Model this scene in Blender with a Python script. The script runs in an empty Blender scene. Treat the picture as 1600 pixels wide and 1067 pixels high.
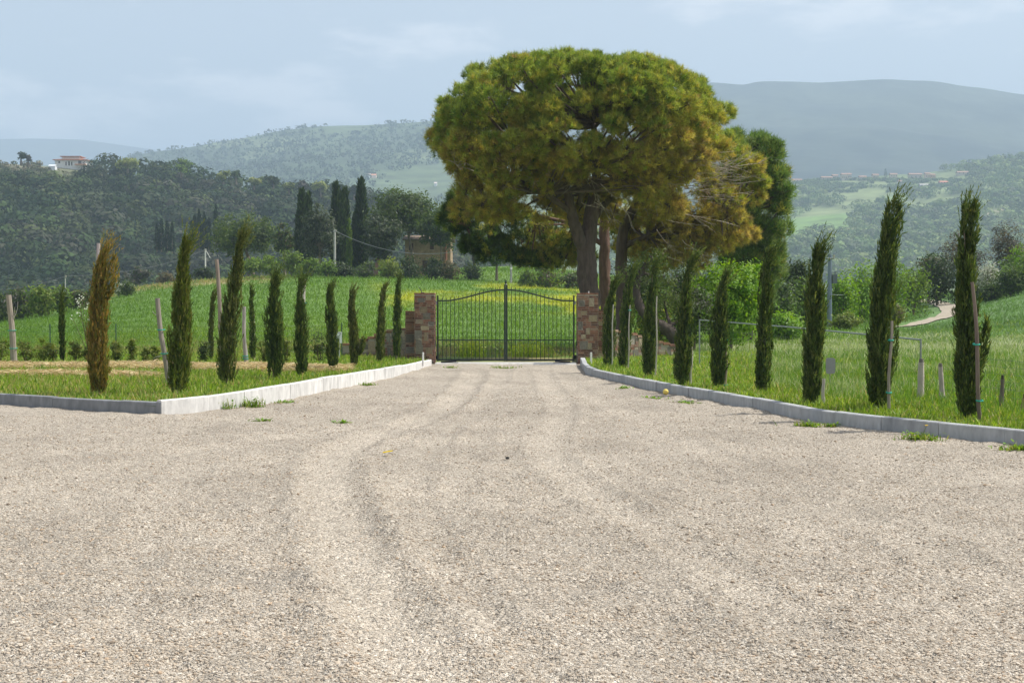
import bpy, math, random
import numpy as np
from mathutils import Vector
rng = np.random.default_rng(7)
random.seed(7)
C = bpy.data.collections.new("place")
bpy.context.scene.collection.children.link(C)
F = 2160.0; CAMZ = 1.6; PITCH = math.atan(52.5 / F); CX, CY = 800.0, 533.5

# ------------------------------------------------------------------ helpers
def ray(px, py):
    x = (px - CX) / F; v = (CY - py) / F
    return np.array([x, math.cos(PITCH) + v * math.sin(PITCH), -math.sin(PITCH) + v * math.cos(PITCH)])
def P(px, py, d):
    r = ray(px, py); return np.array([0, 0, CAMZ]) + r * (d / r[1])
def V(px, py, z=0.13):
    r = ray(px, py); return np.array([0, 0, CAMZ]) + r * ((z - CAMZ) / r[2])
def pz(py, d): return P(800, py, d)[2]
def pxx(px, d): return (px - CX) / F * d

class MB:
    """collects faces into one mesh"""
    def __init__(s): s.v = []; s.f3 = []; s.f4 = []; s.c = []; s.n = 0
    def add(s, v, f3=None, f4=None, col=(.5, .5, .5)):
        v = np.asarray(v, float).reshape(-1, 3)
        col = np.asarray(col, float)
        if col.ndim == 1: col = np.tile(col, (len(v), 1))
        if f3 is not None and len(f3): s.f3.append(np.asarray(f3, int).reshape(-1, 3) + s.n)
        if f4 is not None and len(f4): s.f4.append(np.asarray(f4, int).reshape(-1, 4) + s.n)
        s.v.append(v); s.c.append(col); s.n += len(v)
        return s
    def box(s, x0, x1, y0, y1, z0, z1, col=(.5, .5, .5), jit=0):
        v = np.array([[x, y, z] for z in (z0, z1) for x, y in ((x0, y0), (x1, y0), (x1, y1), (x0, y1))], float)
        if jit: v += rng.normal(0, jit, v.shape)
        return s.add(v, None, [[0, 3, 2, 1], [4, 5, 6, 7], [0, 1, 5, 4], [1, 2, 6, 5], [2, 3, 7, 6], [3, 0, 4, 7]], col)
    def obox(s, o, ux, uy, x0, x1, y0, y1, z0, z1, col=(.5, .5, .5), jit=0):
        o = np.asarray(o, float); ux = np.asarray(ux, float); uy = np.asarray(uy, float)
        v = np.array([o + ux * x + uy * y + np.array([0, 0, z]) for z in (z0, z1) for x, y in ((x0, y0), (x1, y0), (x1, y1), (x0, y1))])
        if jit: v += rng.normal(0, jit, v.shape)
        return s.add(v, None, [[0, 3, 2, 1], [4, 5, 6, 7], [0, 1, 5, 4], [1, 2, 6, 5], [2, 3, 7, 6], [3, 0, 4, 7]], col)
    def tube(s, pts, rad, n=8, col=(.5, .5, .5), wob=0, caps=True):
        pts = np.asarray(pts, float); m = len(pts)
        rad = np.broadcast_to(np.asarray(rad, float), (m,))
        t = np.gradient(pts, axis=0); t /= np.linalg.norm(t, axis=1)[:, None] + 1e-9
        ref = np.where(np.abs(t[:, 2:3]) > .9, np.array([[1., 0, 0]]), np.array([[0, 0, 1.]]))
        a = np.cross(t, ref); a /= np.linalg.norm(a, axis=1)[:, None] + 1e-9
        for i in range(1, m):
            if (a[i] * a[i - 1]).sum() < 0: a[i] *= -1
        b = np.cross(t, a)
        th = np.arange(n) / n * 2 * math.pi
        r = rad[:, None] * (1 + (rng.normal(0, wob, (m, n)) if wob else 0))
        v = pts[:, None] + r[:, :, None] * (np.cos(th)[None, :, None] * a[:, None] + np.sin(th)[None, :, None] * b[:, None])
        f = []
        for i in range(m - 1):
            for k in range(n):
                k2 = (k + 1) % n
                f.append([i * n + k, i * n + k2, (i + 1) * n + k2, (i + 1) * n + k])
        v = v.reshape(-1, 3); f3 = []
        if caps:
            v = np.vstack([v, pts[:1], pts[-1:]])
            for k in range(n):
                k2 = (k + 1) % n
                f3 += [[m * n, k2, k], [m * n + 1, (m - 1) * n + k, (m - 1) * n + k2]]
        return s.add(v, f3, f, col)
    def build(s, name, mat, parent=None, smooth=False, loc=None):
        v = np.vstack(s.v) if s.v else np.zeros((0, 3)); c = np.vstack(s.c)
        o0 = np.zeros(3)
        root = parent
        while root is not None:
            o0 = o0 + np.array(root.location); root = root.parent
        if loc is not None: o0 = o0 + np.asarray(loc)
        v = v - o0
        f3 = np.vstack(s.f3) if s.f3 else np.zeros((0, 3), int)
        f4 = np.vstack(s.f4) if s.f4 else np.zeros((0, 4), int)
        me = bpy.data.meshes.new(name)
        me.vertices.add(len(v)); me.vertices.foreach_set('co', v.astype(np.float32).ravel())
        nl = f3.size + f4.size; npoly = len(f3) + len(f4)
        me.loops.add(nl); me.loops.foreach_set('vertex_index', np.concatenate([f3.ravel(), f4.ravel()]).astype(np.int32))
        me.polygons.add(npoly)
        st = np.concatenate([np.arange(len(f3)) * 3, f3.size + np.arange(len(f4)) * 4]).astype(np.int32)
        me.polygons.foreach_set('loop_start', st)
        me.polygons.foreach_set('use_smooth', np.full(npoly, bool(smooth)))
        at = me.attributes.new('Col', 'FLOAT_COLOR', 'POINT')
        at.data.foreach_set('color', np.hstack([np.clip(c, 0, 1.4), np.ones((len(c), 1))]).astype(np.float32).ravel())
        me.update(calc_edges=True); me.validate()
        me.materials.append(mat)
        o = bpy.data.objects.new(name, me); C.objects.link(o)
        if parent is not None: o.parent = parent
        if loc is not None: o.location = loc
        return o

def tag(o, label, cat=None, group=None, kind=None):
    o['label'] = label
    if cat: o['category'] = cat
    if group: o['group'] = group
    if kind: o['kind'] = kind
    return o
def thing(name, loc, label, cat, group=None):
    o = bpy.data.objects.new(name, None); C.objects.link(o)
    o.empty_display_size = .2
    o.location = tuple(float(q) for q in loc)
    return tag(o, label, cat, group)

# value noise
_perm = np.random.default_rng(3).permutation(4096)
_val = np.random.default_rng(4).random(4096)
def vnoise(x, y, z=0):
    x = np.asarray(x, float); y = np.asarray(y, float); z = np.asarray(z, float) + 0 * x
    xi = np.floor(x).astype(int); yi = np.floor(y).astype(int); zi = np.floor(z).astype(int)
    fx = x - xi; fy = y - yi; fz = z - zi
    fx = fx * fx * (3 - 2 * fx); fy = fy * fy * (3 - 2 * fy); fz = fz * fz * (3 - 2 * fz)
    def h(a, b, c): return _val[_perm[(_perm[(_perm[a & 4095] + b) & 4095] + c) & 4095]]
    r = 0
    for dz, wz in ((0, 1 - fz), (1, fz)):
        for dy, wy in ((0, 1 - fy), (1, fy)):
            for dx, wx in ((0, 1 - fx), (1, fx)):
                r = r + h(xi + dx, yi + dy, zi + dz) * wx * wy * wz
    return r
def fbm(x, y, o=4, z=0, g=.5):
    s = 0; a = 1; t = 0
    for i in range(o):
        s = s + a * vnoise(x * 2 ** i + 17.3 * i, y * 2 ** i + 5.1 * i, np.asarray(z) * 2 ** i); t += a; a *= g
    return s / t
def sstep(a, b, x):
    t = np.clip((np.asarray(x, float) - a) / (b - a), 0, 1); return t * t * (3 - 2 * t)

# ------------------------------------------------------------------ materials
def newmat(name):
    m = bpy.data.materials.new(name); m.use_nodes = True
    nt = m.node_tree; nt.nodes.clear()
    return m, nt, nt.nodes, nt.links
def N(ns, t, **kw):
    n = ns.new(t)
    for k, v in kw.items():
        if k.startswith('i_'):
            n.inputs[k[2:].replace('_', ' ')].default_value = v
        else: setattr(n, k, v)
    return n
def mat_foliage(name, trans=.35, rough=.55, spec=.3, nscale=0):
    m, nt, ns, L = newmat(name)
    at = N(ns, 'ShaderNodeAttribute', attribute_name='Col')
    col = at.outputs['Color']
    p = N(ns, 'ShaderNodeBsdfPrincipled', i_Roughness=rough)
    p.inputs['Specular IOR Level'].default_value = spec
    tr = N(ns, 'ShaderNodeBsdfTranslucent')
    hs = N(ns, 'ShaderNodeHueSaturation', i_Saturation=1.15, i_Value=1.5, i_Hue=.488)
    mx = N(ns, 'ShaderNodeMixShader', i_Fac=trans); out = N(ns, 'ShaderNodeOutputMaterial')
    L.new(col, p.inputs['Base Color']); L.new(col, hs.inputs['Color']); L.new(hs.outputs[0], tr.inputs['Color'])
    L.new(p.outputs[0], mx.inputs[1]); L.new(tr.outputs[0], mx.inputs[2]); L.new(mx.outputs[0], out.inputs[0])
    return m
def mat_attr(name, rough=.8, nscale=12, namp=.35, bump=.3, bdist=.02, metal=0, spec=.3, detail=6, stretch=None):
    """vertex colour broken up by object-space noise"""
    m, nt, ns, L = newmat(name)
    at = N(ns, 'ShaderNodeAttribute', attribute_name='Col')
    tc = N(ns, 'ShaderNodeTexCoord')
    mp = N(ns, 'ShaderNodeMapping')
    if stretch: mp.inputs['Scale'].default_value = stretch
    no = N(ns, 'ShaderNodeTexNoise', i_Scale=nscale, i_Detail=detail, i_Roughness=.65)
    L.new(tc.outputs['Object'], mp.inputs[0]); L.new(mp.outputs[0], no.inputs['Vector'])
    mr = N(ns, 'ShaderNodeMapRange'); mr.inputs[1].default_value = .25; mr.inputs[2].default_value = .75
    mr.inputs[3].default_value = 1 - namp; mr.inputs[4].default_value = 1 + namp
    L.new(no.outputs['Fac'], mr.inputs[0])
    vm = N(ns, 'ShaderNodeVectorMath', operation='SCALE')
    L.new(at.outputs['Color'], vm.inputs[0]); L.new(mr.outputs[0], vm.inputs['Scale'])
    p = N(ns, 'ShaderNodeBsdfPrincipled', i_Roughness=rough, i_Metallic=metal)
    p.inputs['Specular IOR Level'].default_value = spec
    L.new(vm.outputs[0], p.inputs['Base Color'])
    if bump:
        b = N(ns, 'ShaderNodeBump', i_Strength=bump, i_Distance=bdist)
        L.new(no.outputs['Fac'], b.inputs['Height']); L.new(b.outputs[0], p.inputs['Normal'])
    out = N(ns, 'ShaderNodeOutputMaterial'); L.new(p.outputs[0], out.inputs[0])
    return m
def mat_gravel():
    m, nt, ns, L = newmat('gravel')
    tc = N(ns, 'ShaderNodeTexCoord')
    def vor(scale, feat='F1'):
        v = N(ns, 'ShaderNodeTexVoronoi', i_Scale=scale, feature=feat); L.new(tc.outputs['Object'], v.inputs['Vector']); return v
    def noise(scale, det=4):
        n = N(ns, 'ShaderNodeTexNoise', i_Scale=scale, i_Detail=det, i_Roughness=.6); L.new(tc.outputs['Object'], n.inputs['Vector']); return n
    v1 = vor(105); v2 = vor(47)
    ramp = N(ns, 'ShaderNodeValToRGB')
    cr = ramp.color_ramp; cr.interpolation = 'LINEAR'
    cols = [(0, (.13, .11, .09)), (.13, (.32, .275, .225)), (.35, (.44, .38, .31)), (.6, (.50, .435, .36)), (.85, (.57, .51, .43)), (1, (.70, .65, .58))]
    while len(cr.elements) < len(cols): cr.elements.new(.5)
    for e, (p_, c_) in zip(cr.elements, cols): e.position = p_; e.color = (*c_, 1)
    sep = N(ns, 'ShaderNodeSeparateColor'); L.new(v1.outputs['Color'], sep.inputs[0]); L.new(sep.outputs[0], ramp.inputs[0])
    sep2 = N(ns, 'ShaderNodeSeparateColor'); L.new(v2.outputs['Color'], sep2.inputs[0])
    ramp2 = N(ns, 'ShaderNodeMapRange'); ramp2.inputs[3].default_value = .72; ramp2.inputs[4].default_value = 1.2
    L.new(sep2.outputs[1], ramp2.inputs[0])
    # dust colour drift
    n1 = noise(.55, 5); mr = N(ns, 'ShaderNodeMapRange'); mr.inputs[1].default_value = .3; mr.inputs[2].default_value = .7; mr.inputs[3].default_value = .86; mr.inputs[4].default_value = 1.12
    L.new(n1.outputs['Fac'], mr.inputs[0])
    mu = N(ns, 'ShaderNodeMath', operation='MULTIPLY'); L.new(ramp2.outputs[0], mu.inputs[0]); L.new(mr.outputs[0], mu.inputs[1])
    vm = N(ns, 'ShaderNodeVectorMath', operation='SCALE'); L.new(ramp.outputs[0], vm.inputs[0]); L.new(mu.outputs[0], vm.inputs['Scale'])
    at = N(ns, 'ShaderNodeAttribute', attribute_name='Col')
    mm = N(ns, 'ShaderNodeVectorMath', operation='MULTIPLY'); L.new(vm.outputs[0], mm.inputs[0]); L.new(at.outputs['Color'], mm.inputs[1])
    p = N(ns, 'ShaderNodeBsdfPrincipled', i_Roughness=.9); p.inputs['Specular IOR Level'].default_value = .15
    L.new(mm.outputs[0], p.inputs['Base Color'])
    inv = N(ns, 'ShaderNodeMath', operation='SUBTRACT'); inv.inputs[0].default_value = 1; L.new(v1.outputs['Distance'], inv.inputs[1])
    inv2 = N(ns, 'ShaderNodeMath', operation='SUBTRACT'); inv2.inputs[0].default_value = 1; L.new(v2.outputs['Distance'], inv2.inputs[1])
    b1 = N(ns, 'ShaderNodeBump', i_Strength=.9, i_Distance=.011); L.new(inv.outputs[0], b1.inputs['Height'])
    b2 = N(ns, 'ShaderNodeBump', i_Strength=.75, i_Distance=.018); L.new(inv2.outputs[0], b2.inputs['Height']); L.new(b1.outputs[0], b2.inputs['Normal'])
    L.new(b2.outputs[0], p.inputs['Normal'])
    out = N(ns, 'ShaderNodeOutputMaterial'); L.new(p.outputs[0], out.inputs[0])
    return m
M = {
 'leaf': mat_foliage('leaf_green', .38), 'needle': mat_foliage('needle_green', .42), 'blade': mat_foliage('grass_blade', .4, .5),
 'far_leaf': mat_foliage('woodland_leaf', .15, .8, .1), 'bark': mat_attr('bark', .9, 9, .45, .9, .03, stretch=(1, 1, .25)),
 'stake': mat_attr('weathered_wood', .85, 14, .35, .6, .01, stretch=(1, 1, .15)),
 'masonry': mat_attr('brick_and_stone', .9, 22, .3, .6, .01), 'mortar': mat_attr('mortar', .95, 30, .2, .4, .01),
 'concrete': mat_attr('concrete', .92, 9, .30, .5, .006, stretch=(1, 1, .35), detail=9), 'paint': mat_attr('painted_steel', .42, 30, .12, .1, .002, spec=.5),
 'galv': mat_attr('galvanised_steel', .45, 18, .15, .1, .002, metal=.4), 'soil': mat_attr('field_ground', .95, 3.0, .3, .5, .06),
 'hill': mat_attr('far_hillside', .95, .022, .6, 0, detail=9), 'plastic': mat_attr('plastic', .5, 40, .08, .05, .001),
 'render': mat_attr('render_wall', .9, 1.5, .12, .1, .01), 'tile': mat_attr('roof_tile', .85, 3, .25, .3, .03),
 'rubble': mat_attr('rubble_stone', .95, 1.6, .5, .5, .06), 'glass': mat_attr('dark_glass', .15, 2, .1, 0, spec=.6), 'straw': mat_foliage('straw', .2, .8, .1), 'gravel': mat_gravel(),
 'stone': mat_attr('pebble', .9, 60, .25, .2, .002), 'path': mat_attr('dirt_path', .95, 2, .15, .3, .03)}

# ------------------------------------------------------------------ terrain
PROF = {  # image column -> (distance, image row) where the ground shows
 -500: [(50, 548), (70, 535), (100, 522), (150, 510), (230, 505), (300, 500)],
 0: [(48, 551), (60, 542), (100, 515), (150, 500), (200, 497), (300, 493)],
 150: [(48, 551), (60, 538), (100, 500), (140, 476), (180, 462), (220, 463), (300, 468)],
 300: [(48, 550), (60, 534), (100, 488), (150, 451), (175, 441), (220, 446), (300, 455)],
 430: [(48, 550), (60, 534), (100, 487), (150, 446), (175, 435), (220, 434), (300, 445)],
 560: [(48, 551), (60, 534), (100, 485), (150, 443), (175, 433), (220, 428), (300, 430)],
 700: [(48, 551), (60, 535), (90, 495), (120, 470), (150, 448), (175, 437), (220, 424), (300, 418)],
 800: [(48, 552), (60, 537), (90, 498), (120, 474), (150, 452), (175, 437), (200, 424), (300, 412)],
 950: [(48, 553), (80, 515), (120, 480), (160, 455), (200, 440), (300, 425)],
 1150: [(50, 550), (70, 528), (100, 505), (140, 485), (200, 468), (300, 455)],
 1300: [(50, 550), (70, 528), (90, 511), (110, 500), (150, 490), (220, 470), (300, 460)],
 1400: [(50, 550), (80, 518), (100, 500), (130, 480), (150, 470), (220, 465), (300, 460)],
 1480: [(48, 550), (60, 535), (90, 503), (110, 488), (130, 472), (150, 465), (220, 460), (300, 455)],
 1600: [(48, 549), (60, 527), (80, 495), (110, 460), (140, 446), (220, 444), (300, 445)],
 2100: [(50, 540), (80, 480), (110, 440), (140, 426), (220, 425), (300, 430)]}
_u = []; _z = []
def uv(px, d): return np.stack([np.asarray(px, float) / 330.0, np.log(np.asarray(d, float) / 40.0) * 2.4], -1)
for px_, lst in PROF.items():
    _u.append(uv(px_, 40)); _z.append(.1)
    for d_, py_ in lst: _u.append(uv(px_, d_)); _z.append(pz(py_, d_))
_u = np.array(_u); _z = np.array(_z)
def _phi(r): return np.where(r > 1e-9, r * r * np.log(r + 1e-12), 0)
_n = len(_u)
_K = _phi(np.linalg.norm(_u[:, None] - _u[None], axis=2)) + np.eye(_n) * .004
_Pm = np.hstack([np.ones((_n, 1)), _u])
_sol = np.linalg.solve(np.block([[_K, _Pm], [_Pm.T, np.zeros((3, 3))]]), np.concatenate([_z, np.zeros(3)]))
def ground_z(x, y):
    x = np.atleast_1d(np.asarray(x, float)); y = np.atleast_1d(np.asarray(y, float))
    d = np.clip(y, 40, 300); px = np.clip(800 + F * x / np.maximum(y, 20), -500, 2100)
    q = uv(px, d); out = np.empty(len(x))
    for i in range(0, len(x), 20000):
        s = slice(i, i + 20000)
        r = np.linalg.norm(q[s][:, None] - _u[None], axis=2)
        out[s] = _phi(r) @ _sol[:_n] + _sol[_n] + q[s] @ _sol[_n + 1:]
    out = out * sstep(40, 49, y) + .1 * (1 - sstep(40, 49, y))
    t = sstep(240, 420, y)
    out = out * (1 - t) - 22 * t
    out += (fbm(x * .35, y * .35, 3) - .5) * .22 * sstep(44, 60, y)
    return out
def gz(x, y): return float(ground_z([x], [y])[0])
def hit(px, py):
    r = ray(px, py); o = np.array([0, 0, CAMZ])
    ds = np.geomspace(41, 320, 900); pts = o + r * (ds / r[1])[:, None]
    below = pts[:, 2] < ground_z(pts[:, 0], pts[:, 1])
    i = int(np.argmax(below)) if below.any() else len(ds) - 1
    return pts[i]
def G(px, d):
    x = pxx(px, d); return np.array([x, d, gz(x, d)])

def kerbpts(lst):  # image points of the kerb foot on the gravel
    return np.array([V(a, b, 0.0)[:2] for a, b in lst])
LK = np.vstack([kerbpts([(252, 646), (330, 640), (414, 629), (500, 612), (600, 591), (640, 581.5)]), [[-2.26, 38.9]]])
CK = np.vstack([[[-40, 29.8], [-22, 26.3]], kerbpts([(-120, 626), (0, 631), (130, 639), (252, 646)])])
RK = np.vstack([[[1.92, 38.9]], kerbpts([(912, 580), (926, 587), (952, 593), (978, 599), (1044, 613), (1091, 622), (1165, 635), (1250, 653), (1320, 664), (1438, 677), (1600, 693), (1760, 707)]), [[9.5, 13.2], [16, 9], [40, -4]]])
def inside_gravel(x, y):
    lx = np.interp(y, LK[:, 1], LK[:, 0]); ok = (x > lx) | (y < LK[0, 1])
    cy = np.interp(x, CK[:, 0], CK[:, 1]); ok &= ~((x <= LK[0, 0]) & (y > cy))
    rx = np.interp(-y, -RK[:, 1], RK[:, 0]); ok &= x < rx
    return ok & (y < 41)

# crop and soil colour (what grows where)
def field_colour(x, y):
    px = 800 + F * x / np.maximum(y, 5)
    n = fbm(x * .07, y * .05, 4); n2 = fbm(x * .5 + 9, y * .22, 3)
    g = np.array([.072, .145, .022]) * (1 - n[:, None]) * 1.1 + np.array([.115, .19, .032]) * n[:, None]
    cool = sstep(1250, 1500, px)[:, None]
    g = g * (1 - cool) + np.array([.085, .155, .045]) * (.8 + .5 * n2[:, None]) * cool
    yl = sstep(.42, .62, fbm(x * .12 + 3, y * .045, 3)) * sstep(96, 108, y) * (1 - sstep(168, 178, y)) * sstep(560, 640, px) * (1 - sstep(950, 1000, px))
    yl = np.maximum(yl, .9 * np.exp(-((y - 128 - 4 * np.sin(x * .2)) / 7) ** 2) * sstep(640, 760, px) * (1 - sstep(940, 990, px)))
    yl = (yl * (.30 + .55 * n2))[:, None].clip(0, 1)
    g = g * (1 - yl) + np.array([.42, .40, .015]) * yl
    # bare straw-coloured streaks just behind the wire fence and on the rim
    st = sstep(.5, .66, fbm(x * .25, y * .6 + 40, 3)) * sstep(41, 44, y) * (1 - sstep(50, 66, y)) * (px < 1000) * .8
    st = np.maximum(st, .75 * sstep(150, 162, y) * (1 - sstep(400, 480, px)) * sstep(.4, .55, n2) * sstep(100, 160, px))
    g = g * (1 - st[:, None]) + np.array([.30, .24, .12]) * st[:, None]
    # seeding meadow
    md = np.maximum(sstep(.40, .6, fbm(x * .2 + 70, y * .25, 3)), np.exp(-((y - 52) / 6) ** 2)) * sstep(24, 30, y) * (1 - sstep(58, 75, y)) * sstep(1080, 1150, px) * .55
    g = g * (1 - md[:, None]) + np.array([.30, .33, .17]) * md[:, None]
    vly = sstep(230, 330, y)[:, None]
    g = g * (1 - vly) + np.array([.10, .15, .05]) * vly
    return g
def verge_colour(x, y):
    n = fbm(x * .5, y * .5, 4); n2 = fbm(x * 1.3 + 5, y * 1.3, 3)
    g = np.array([.10, .21, .025]) * (1 - n[:, None]) + np.array([.17, .25, .045]) * n[:, None]
    st = hay(x, y)[:, None]
    return g * (1 - st) + np.array([.46, .38, .20]) * (.8 + .4 * n2[:, None]) * st
def hay(x, y):
    px = 800 + F * x / np.maximum(y, 5)
    c = 33.6 + .9 * np.sin(x * .45) + (-x - 8) * -.02
    b = np.exp(-((y - c) / 1.6) ** 2) + .8 * np.exp(-((y - c + 4.4) / .55) ** 2) * (x < -7.5)
    return (sstep(.47, .66, b * (.5 + .75 * fbm(x * .55, y * .7 + 9, 3))) * (px < 545)).clip(0, 1)

# ground sheet, one mesh to the horizon
yy = np.concatenate([np.linspace(-60, 30, 10), np.geomspace(34, 340, 330), np.geomspace(360, 14000, 40)])
uu = np.concatenate([-np.geomspace(.9, 30, 26)[::-1], np.linspace(-.85, .85, 300), np.geomspace(.9, 30, 26)])
X = uu[None] * (np.maximum(yy, 40)[:, None] * .62); Y = np.repeat(yy[:, None], len(uu), 1)
X = X.clip(-12000, 12000)
Z = ground_z(X.ravel(), Y.ravel()).reshape(X.shape)
Z -= .35 * (1 - sstep(40.3, 46, Y)) * (np.abs(X) < 90)
def gridf(r, c):
    i = (np.arange(r - 1)[:, None] * c + np.arange(c - 1)[None]).ravel()
    return np.stack([i, i + 1, i + c + 1, i + c], 1)
g = MB().add(np.stack([X, Y, Z], 2).reshape(-1, 3), None, gridf(*X.shape), field_colour(X.ravel(), Y.ravel()))
tag(g.build('ground', M['soil'], smooth=True), 'rolling green crop fields with yellow flower patches beyond the gate', kind='structure')

# gravel forecourt
_TR = [([(745, 576), (730, 606), (695, 640), (610, 672), (530, 698), (512, 740), (530, 800), (560, 870), (610, 960), (700, 1080)], .23, 1.1),
 ([(790, 576), (775, 606), (750, 640), (690, 680), (640, 720), (640, 780), (680, 860), (740, 960), (850, 1080)], .16, .4),
 ([(705, 640), (560, 668), (400, 686), (250, 706), (80, 752), (-120, 815)], .18, .5), ([(640, 640), (470, 660), (300, 672), (100, 700), (-100, 740)], .15, .35),
 ([(848, 578), (862, 606), (885, 640), (868, 668), (850, 700), (885, 740), (980, 795), (1120, 880), (1250, 990)], .18, .6), ([(880, 590), (925, 620), (1010, 660), (1150, 720), (1330, 800), (1600, 920)], .17, .35),
 ([(765, 640), (730, 720), (700, 800), (640, 900), (560, 1040)], .15, .3), ([(330, 700), (250, 780), (200, 870), (180, 1000)], .16, .3)]
_gx = np.arange(-13, 13.01, .07); _gy = np.arange(4.4, 41, .07)
_GX, _GY = np.meshgrid(_gx, _gy); _TD = np.zeros_like(_GX); _TB = np.zeros_like(_GX)
def _mk_tracks():
    flat = np.stack([_GX.ravel(), _GY.ravel()], 1); z = np.zeros(len(flat)); bl = np.zeros(len(flat))
    for pts, wd, st in _TR:
        p = np.array([V(a_, b_, 0)[:2] for a_, b_ in pts])
        for _ in range(3):
            q = [p[0]]
            for u_, w_ in zip(p[:-1], p[1:]): q += [u_ * .75 + w_ * .25, u_ * .25 + w_ * .75]
            q.append(p[-1]); p = np.array(q)
        sg_ = np.linalg.norm(np.diff(p, axis=0), axis=1); s_ = np.concatenate([[0], np.cumsum(sg_)]); t_ = np.arange(0, s_[-1], .1)
        p = np.stack([np.interp(t_, s_, p[:, 0]), np.interp(t_, s_, p[:, 1])], 1)
        lo, hi = p.min(0) - 1.2, p.max(0) + 1.2
        idx = np.where((flat > lo).all(1) & (flat < hi).all(1))[0]
        for k in range(0, len(idx), 8000):
            ii = idx[k:k + 8000]; d2 = ((flat[ii][:, None] - p[None]) ** 2).sum(2); m_ = d2.argmin(1); dd_ = np.sqrt(d2[np.arange(len(ii)), m_]); al = t_[m_]
            wob = .55 + .8 * vnoise(al * .6, al * 0 + wd * 99); fade = np.clip(al / 1.5, 0, 1)
            qn = dd_ / wd
            z[ii] += st * fade * wob * (-.030 * np.exp(-qn ** 4) + .024 * np.exp(-((qn - 1.55) / .38) ** 2))
            bl[ii] = np.maximum(bl[ii], st * fade * np.exp(-qn ** 4) * (.5 + .5 * wob))
    return z.reshape(_GX.shape), bl.reshape(_GX.shape)
_TD, _TB = _mk_tracks()
def _grid(A, x, y):
    fx = np.clip((np.asarray(x) + 13) / .07, 0, A.shape[1] - 1.001); fy = np.clip((np.asarray(y) - 4.4) / .07, 0, A.shape[0] - 1.001)
    ix = fx.astype(int); iy = fy.astype(int); fx = fx - ix; fy = fy - iy
    r = A[iy, ix] * (1 - fx) * (1 - fy) + A[iy, ix + 1] * fx * (1 - fy) + A[iy + 1, ix] * (1 - fx) * fy + A[iy + 1, ix + 1] * fx * fy
    return r * (np.abs(np.asarray(x)) < 12.8)
def rut(x, y): return _grid(_TD, x, y)
def packed(x, y): return _grid(_TB, x, y)
def gravel_z(x, y):
    z = -.02 + rut(x, y) + (fbm(x * .5, y * .5, 3) - .5) * .05
    pk = packed(x, y); z = z + (1 - .75 * pk) * (fbm(x * 2.6, y * 2.6, 3) - .5) * .06 * (.4 + 1.2 * vnoise(x * .4, y * .4)) + (fbm(x * 9, y * 9, 3) - .5) * .034
    return z
pr = np.concatenate([np.linspace(1180, 700, 400), np.linspace(698, 556, 170)])
dd = np.array([V(800, p, 0)[1] for p in pr]); dd = dd[dd < 40.45]; dd = np.append(dd, 40.45)
aa = np.concatenate([np.linspace(-.95, -.42, 60), np.linspace(-.418, .418, 760), np.linspace(.42, .95, 60)])
X = aa[None] * dd[:, None]; Y = np.repeat(dd[:, None], len(aa), 1)
Zg = gravel_z(X.ravel(), Y.ravel())
pk = packed(X.ravel(), Y.ravel()); tr = .98 + .13 * pk - .1 * sstep(.56, .75, fbm(X.ravel() * .8 + 3, Y.ravel() * .5, 4)) 
tint = np.stack([tr, tr, tr * 1.0], 1) * np.array([.955, .955, .945])
g = MB().add(np.stack([X.ravel(), Y.ravel(), Zg], 1), None, gridf(*X.shape), tint)
xs = np.linspace(-60, 60, 25); ys = np.linspace(-25, 40.4, 15); X2, Y2 = np.meshgrid(xs, ys)
g.add(np.stack([X2.ravel(), Y2.ravel(), np.full(X2.size, -.09)], 1), None, gridf(*X2.shape), (1.0, 1.0, 1.0))
tag(g.build('gravel_drive', M['gravel'], smooth=True), 'pale beige crushed stone forecourt narrowing to the metal gate', kind='structure')

# loose pebbles standing proud of the drive
n = 150000
d = np.exp(rng.uniform(math.log(5.6), math.log(26), n)); a = rng.uniform(-.42, .42, n)
x = a * d; y = d; k = inside_gravel(x + .05, y + .05) & inside_gravel(x - .05, y + .05); x = x[k]; y = y[k]; n = len(x)
clump = fbm(x * 2.2, y * 2.2, 3); k = rng.random(n) < (.25 + 1.5 * (clump - .3)) * (1 - .8 * packed(x, y)); x = x[k]; y = y[k]; n = len(x)
r = rng.gamma(5, .0009, n).clip(.0025, .013) * (1 + .025 * y)
ph_ = (1 + 5 ** .5) / 2
icv = np.array([[-1, ph_, 0], [1, ph_, 0], [-1, -ph_, 0], [1, -ph_, 0], [0, -1, ph_], [0, 1, ph_], [0, -1, -ph_], [0, 1, -ph_], [ph_, 0, -1], [ph_, 0, 1], [-ph_, 0, -1], [-ph_, 0, 1]]) / 1.902
icf = np.array([[0, 11, 5], [0, 5, 1], [0, 1, 7], [0, 7, 10], [0, 10, 11], [1, 5, 9], [5, 11, 4], [11, 10, 2], [10, 7, 6], [7, 1, 8], [3, 9, 4], [3, 4, 2], [3, 2, 6], [3, 6, 8], [3, 8, 9], [4, 9, 5], [2, 4, 11], [6, 2, 10], [8, 6, 7], [9, 8, 1]])
v = icv[None] * r[:, None, None] * rng.uniform(.75, 1.2, (n, 12, 1)) * np.stack([rng.uniform(.9, 1.5, n), rng.uniform(.8, 1.1, n), rng.uniform(.5, .85, n)], 1)[:, None]
th = rng.uniform(0, 6.28, n); c, s = np.cos(th)[:, None], np.sin(th)[:, None]
v = np.stack([v[..., 0] * c - v[..., 1] * s, v[..., 0] * s + v[..., 1] * c, v[..., 2]], 2)
v += np.stack([x, y, gravel_z(x, y) + r * .2], 1)[:, None]
pal = np.array([[.50, .43, .35], [.44, .38, .31], [.56, .50, .42], [.34, .28, .22], [.64, .59, .52], [.48, .37, .27]])
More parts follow.
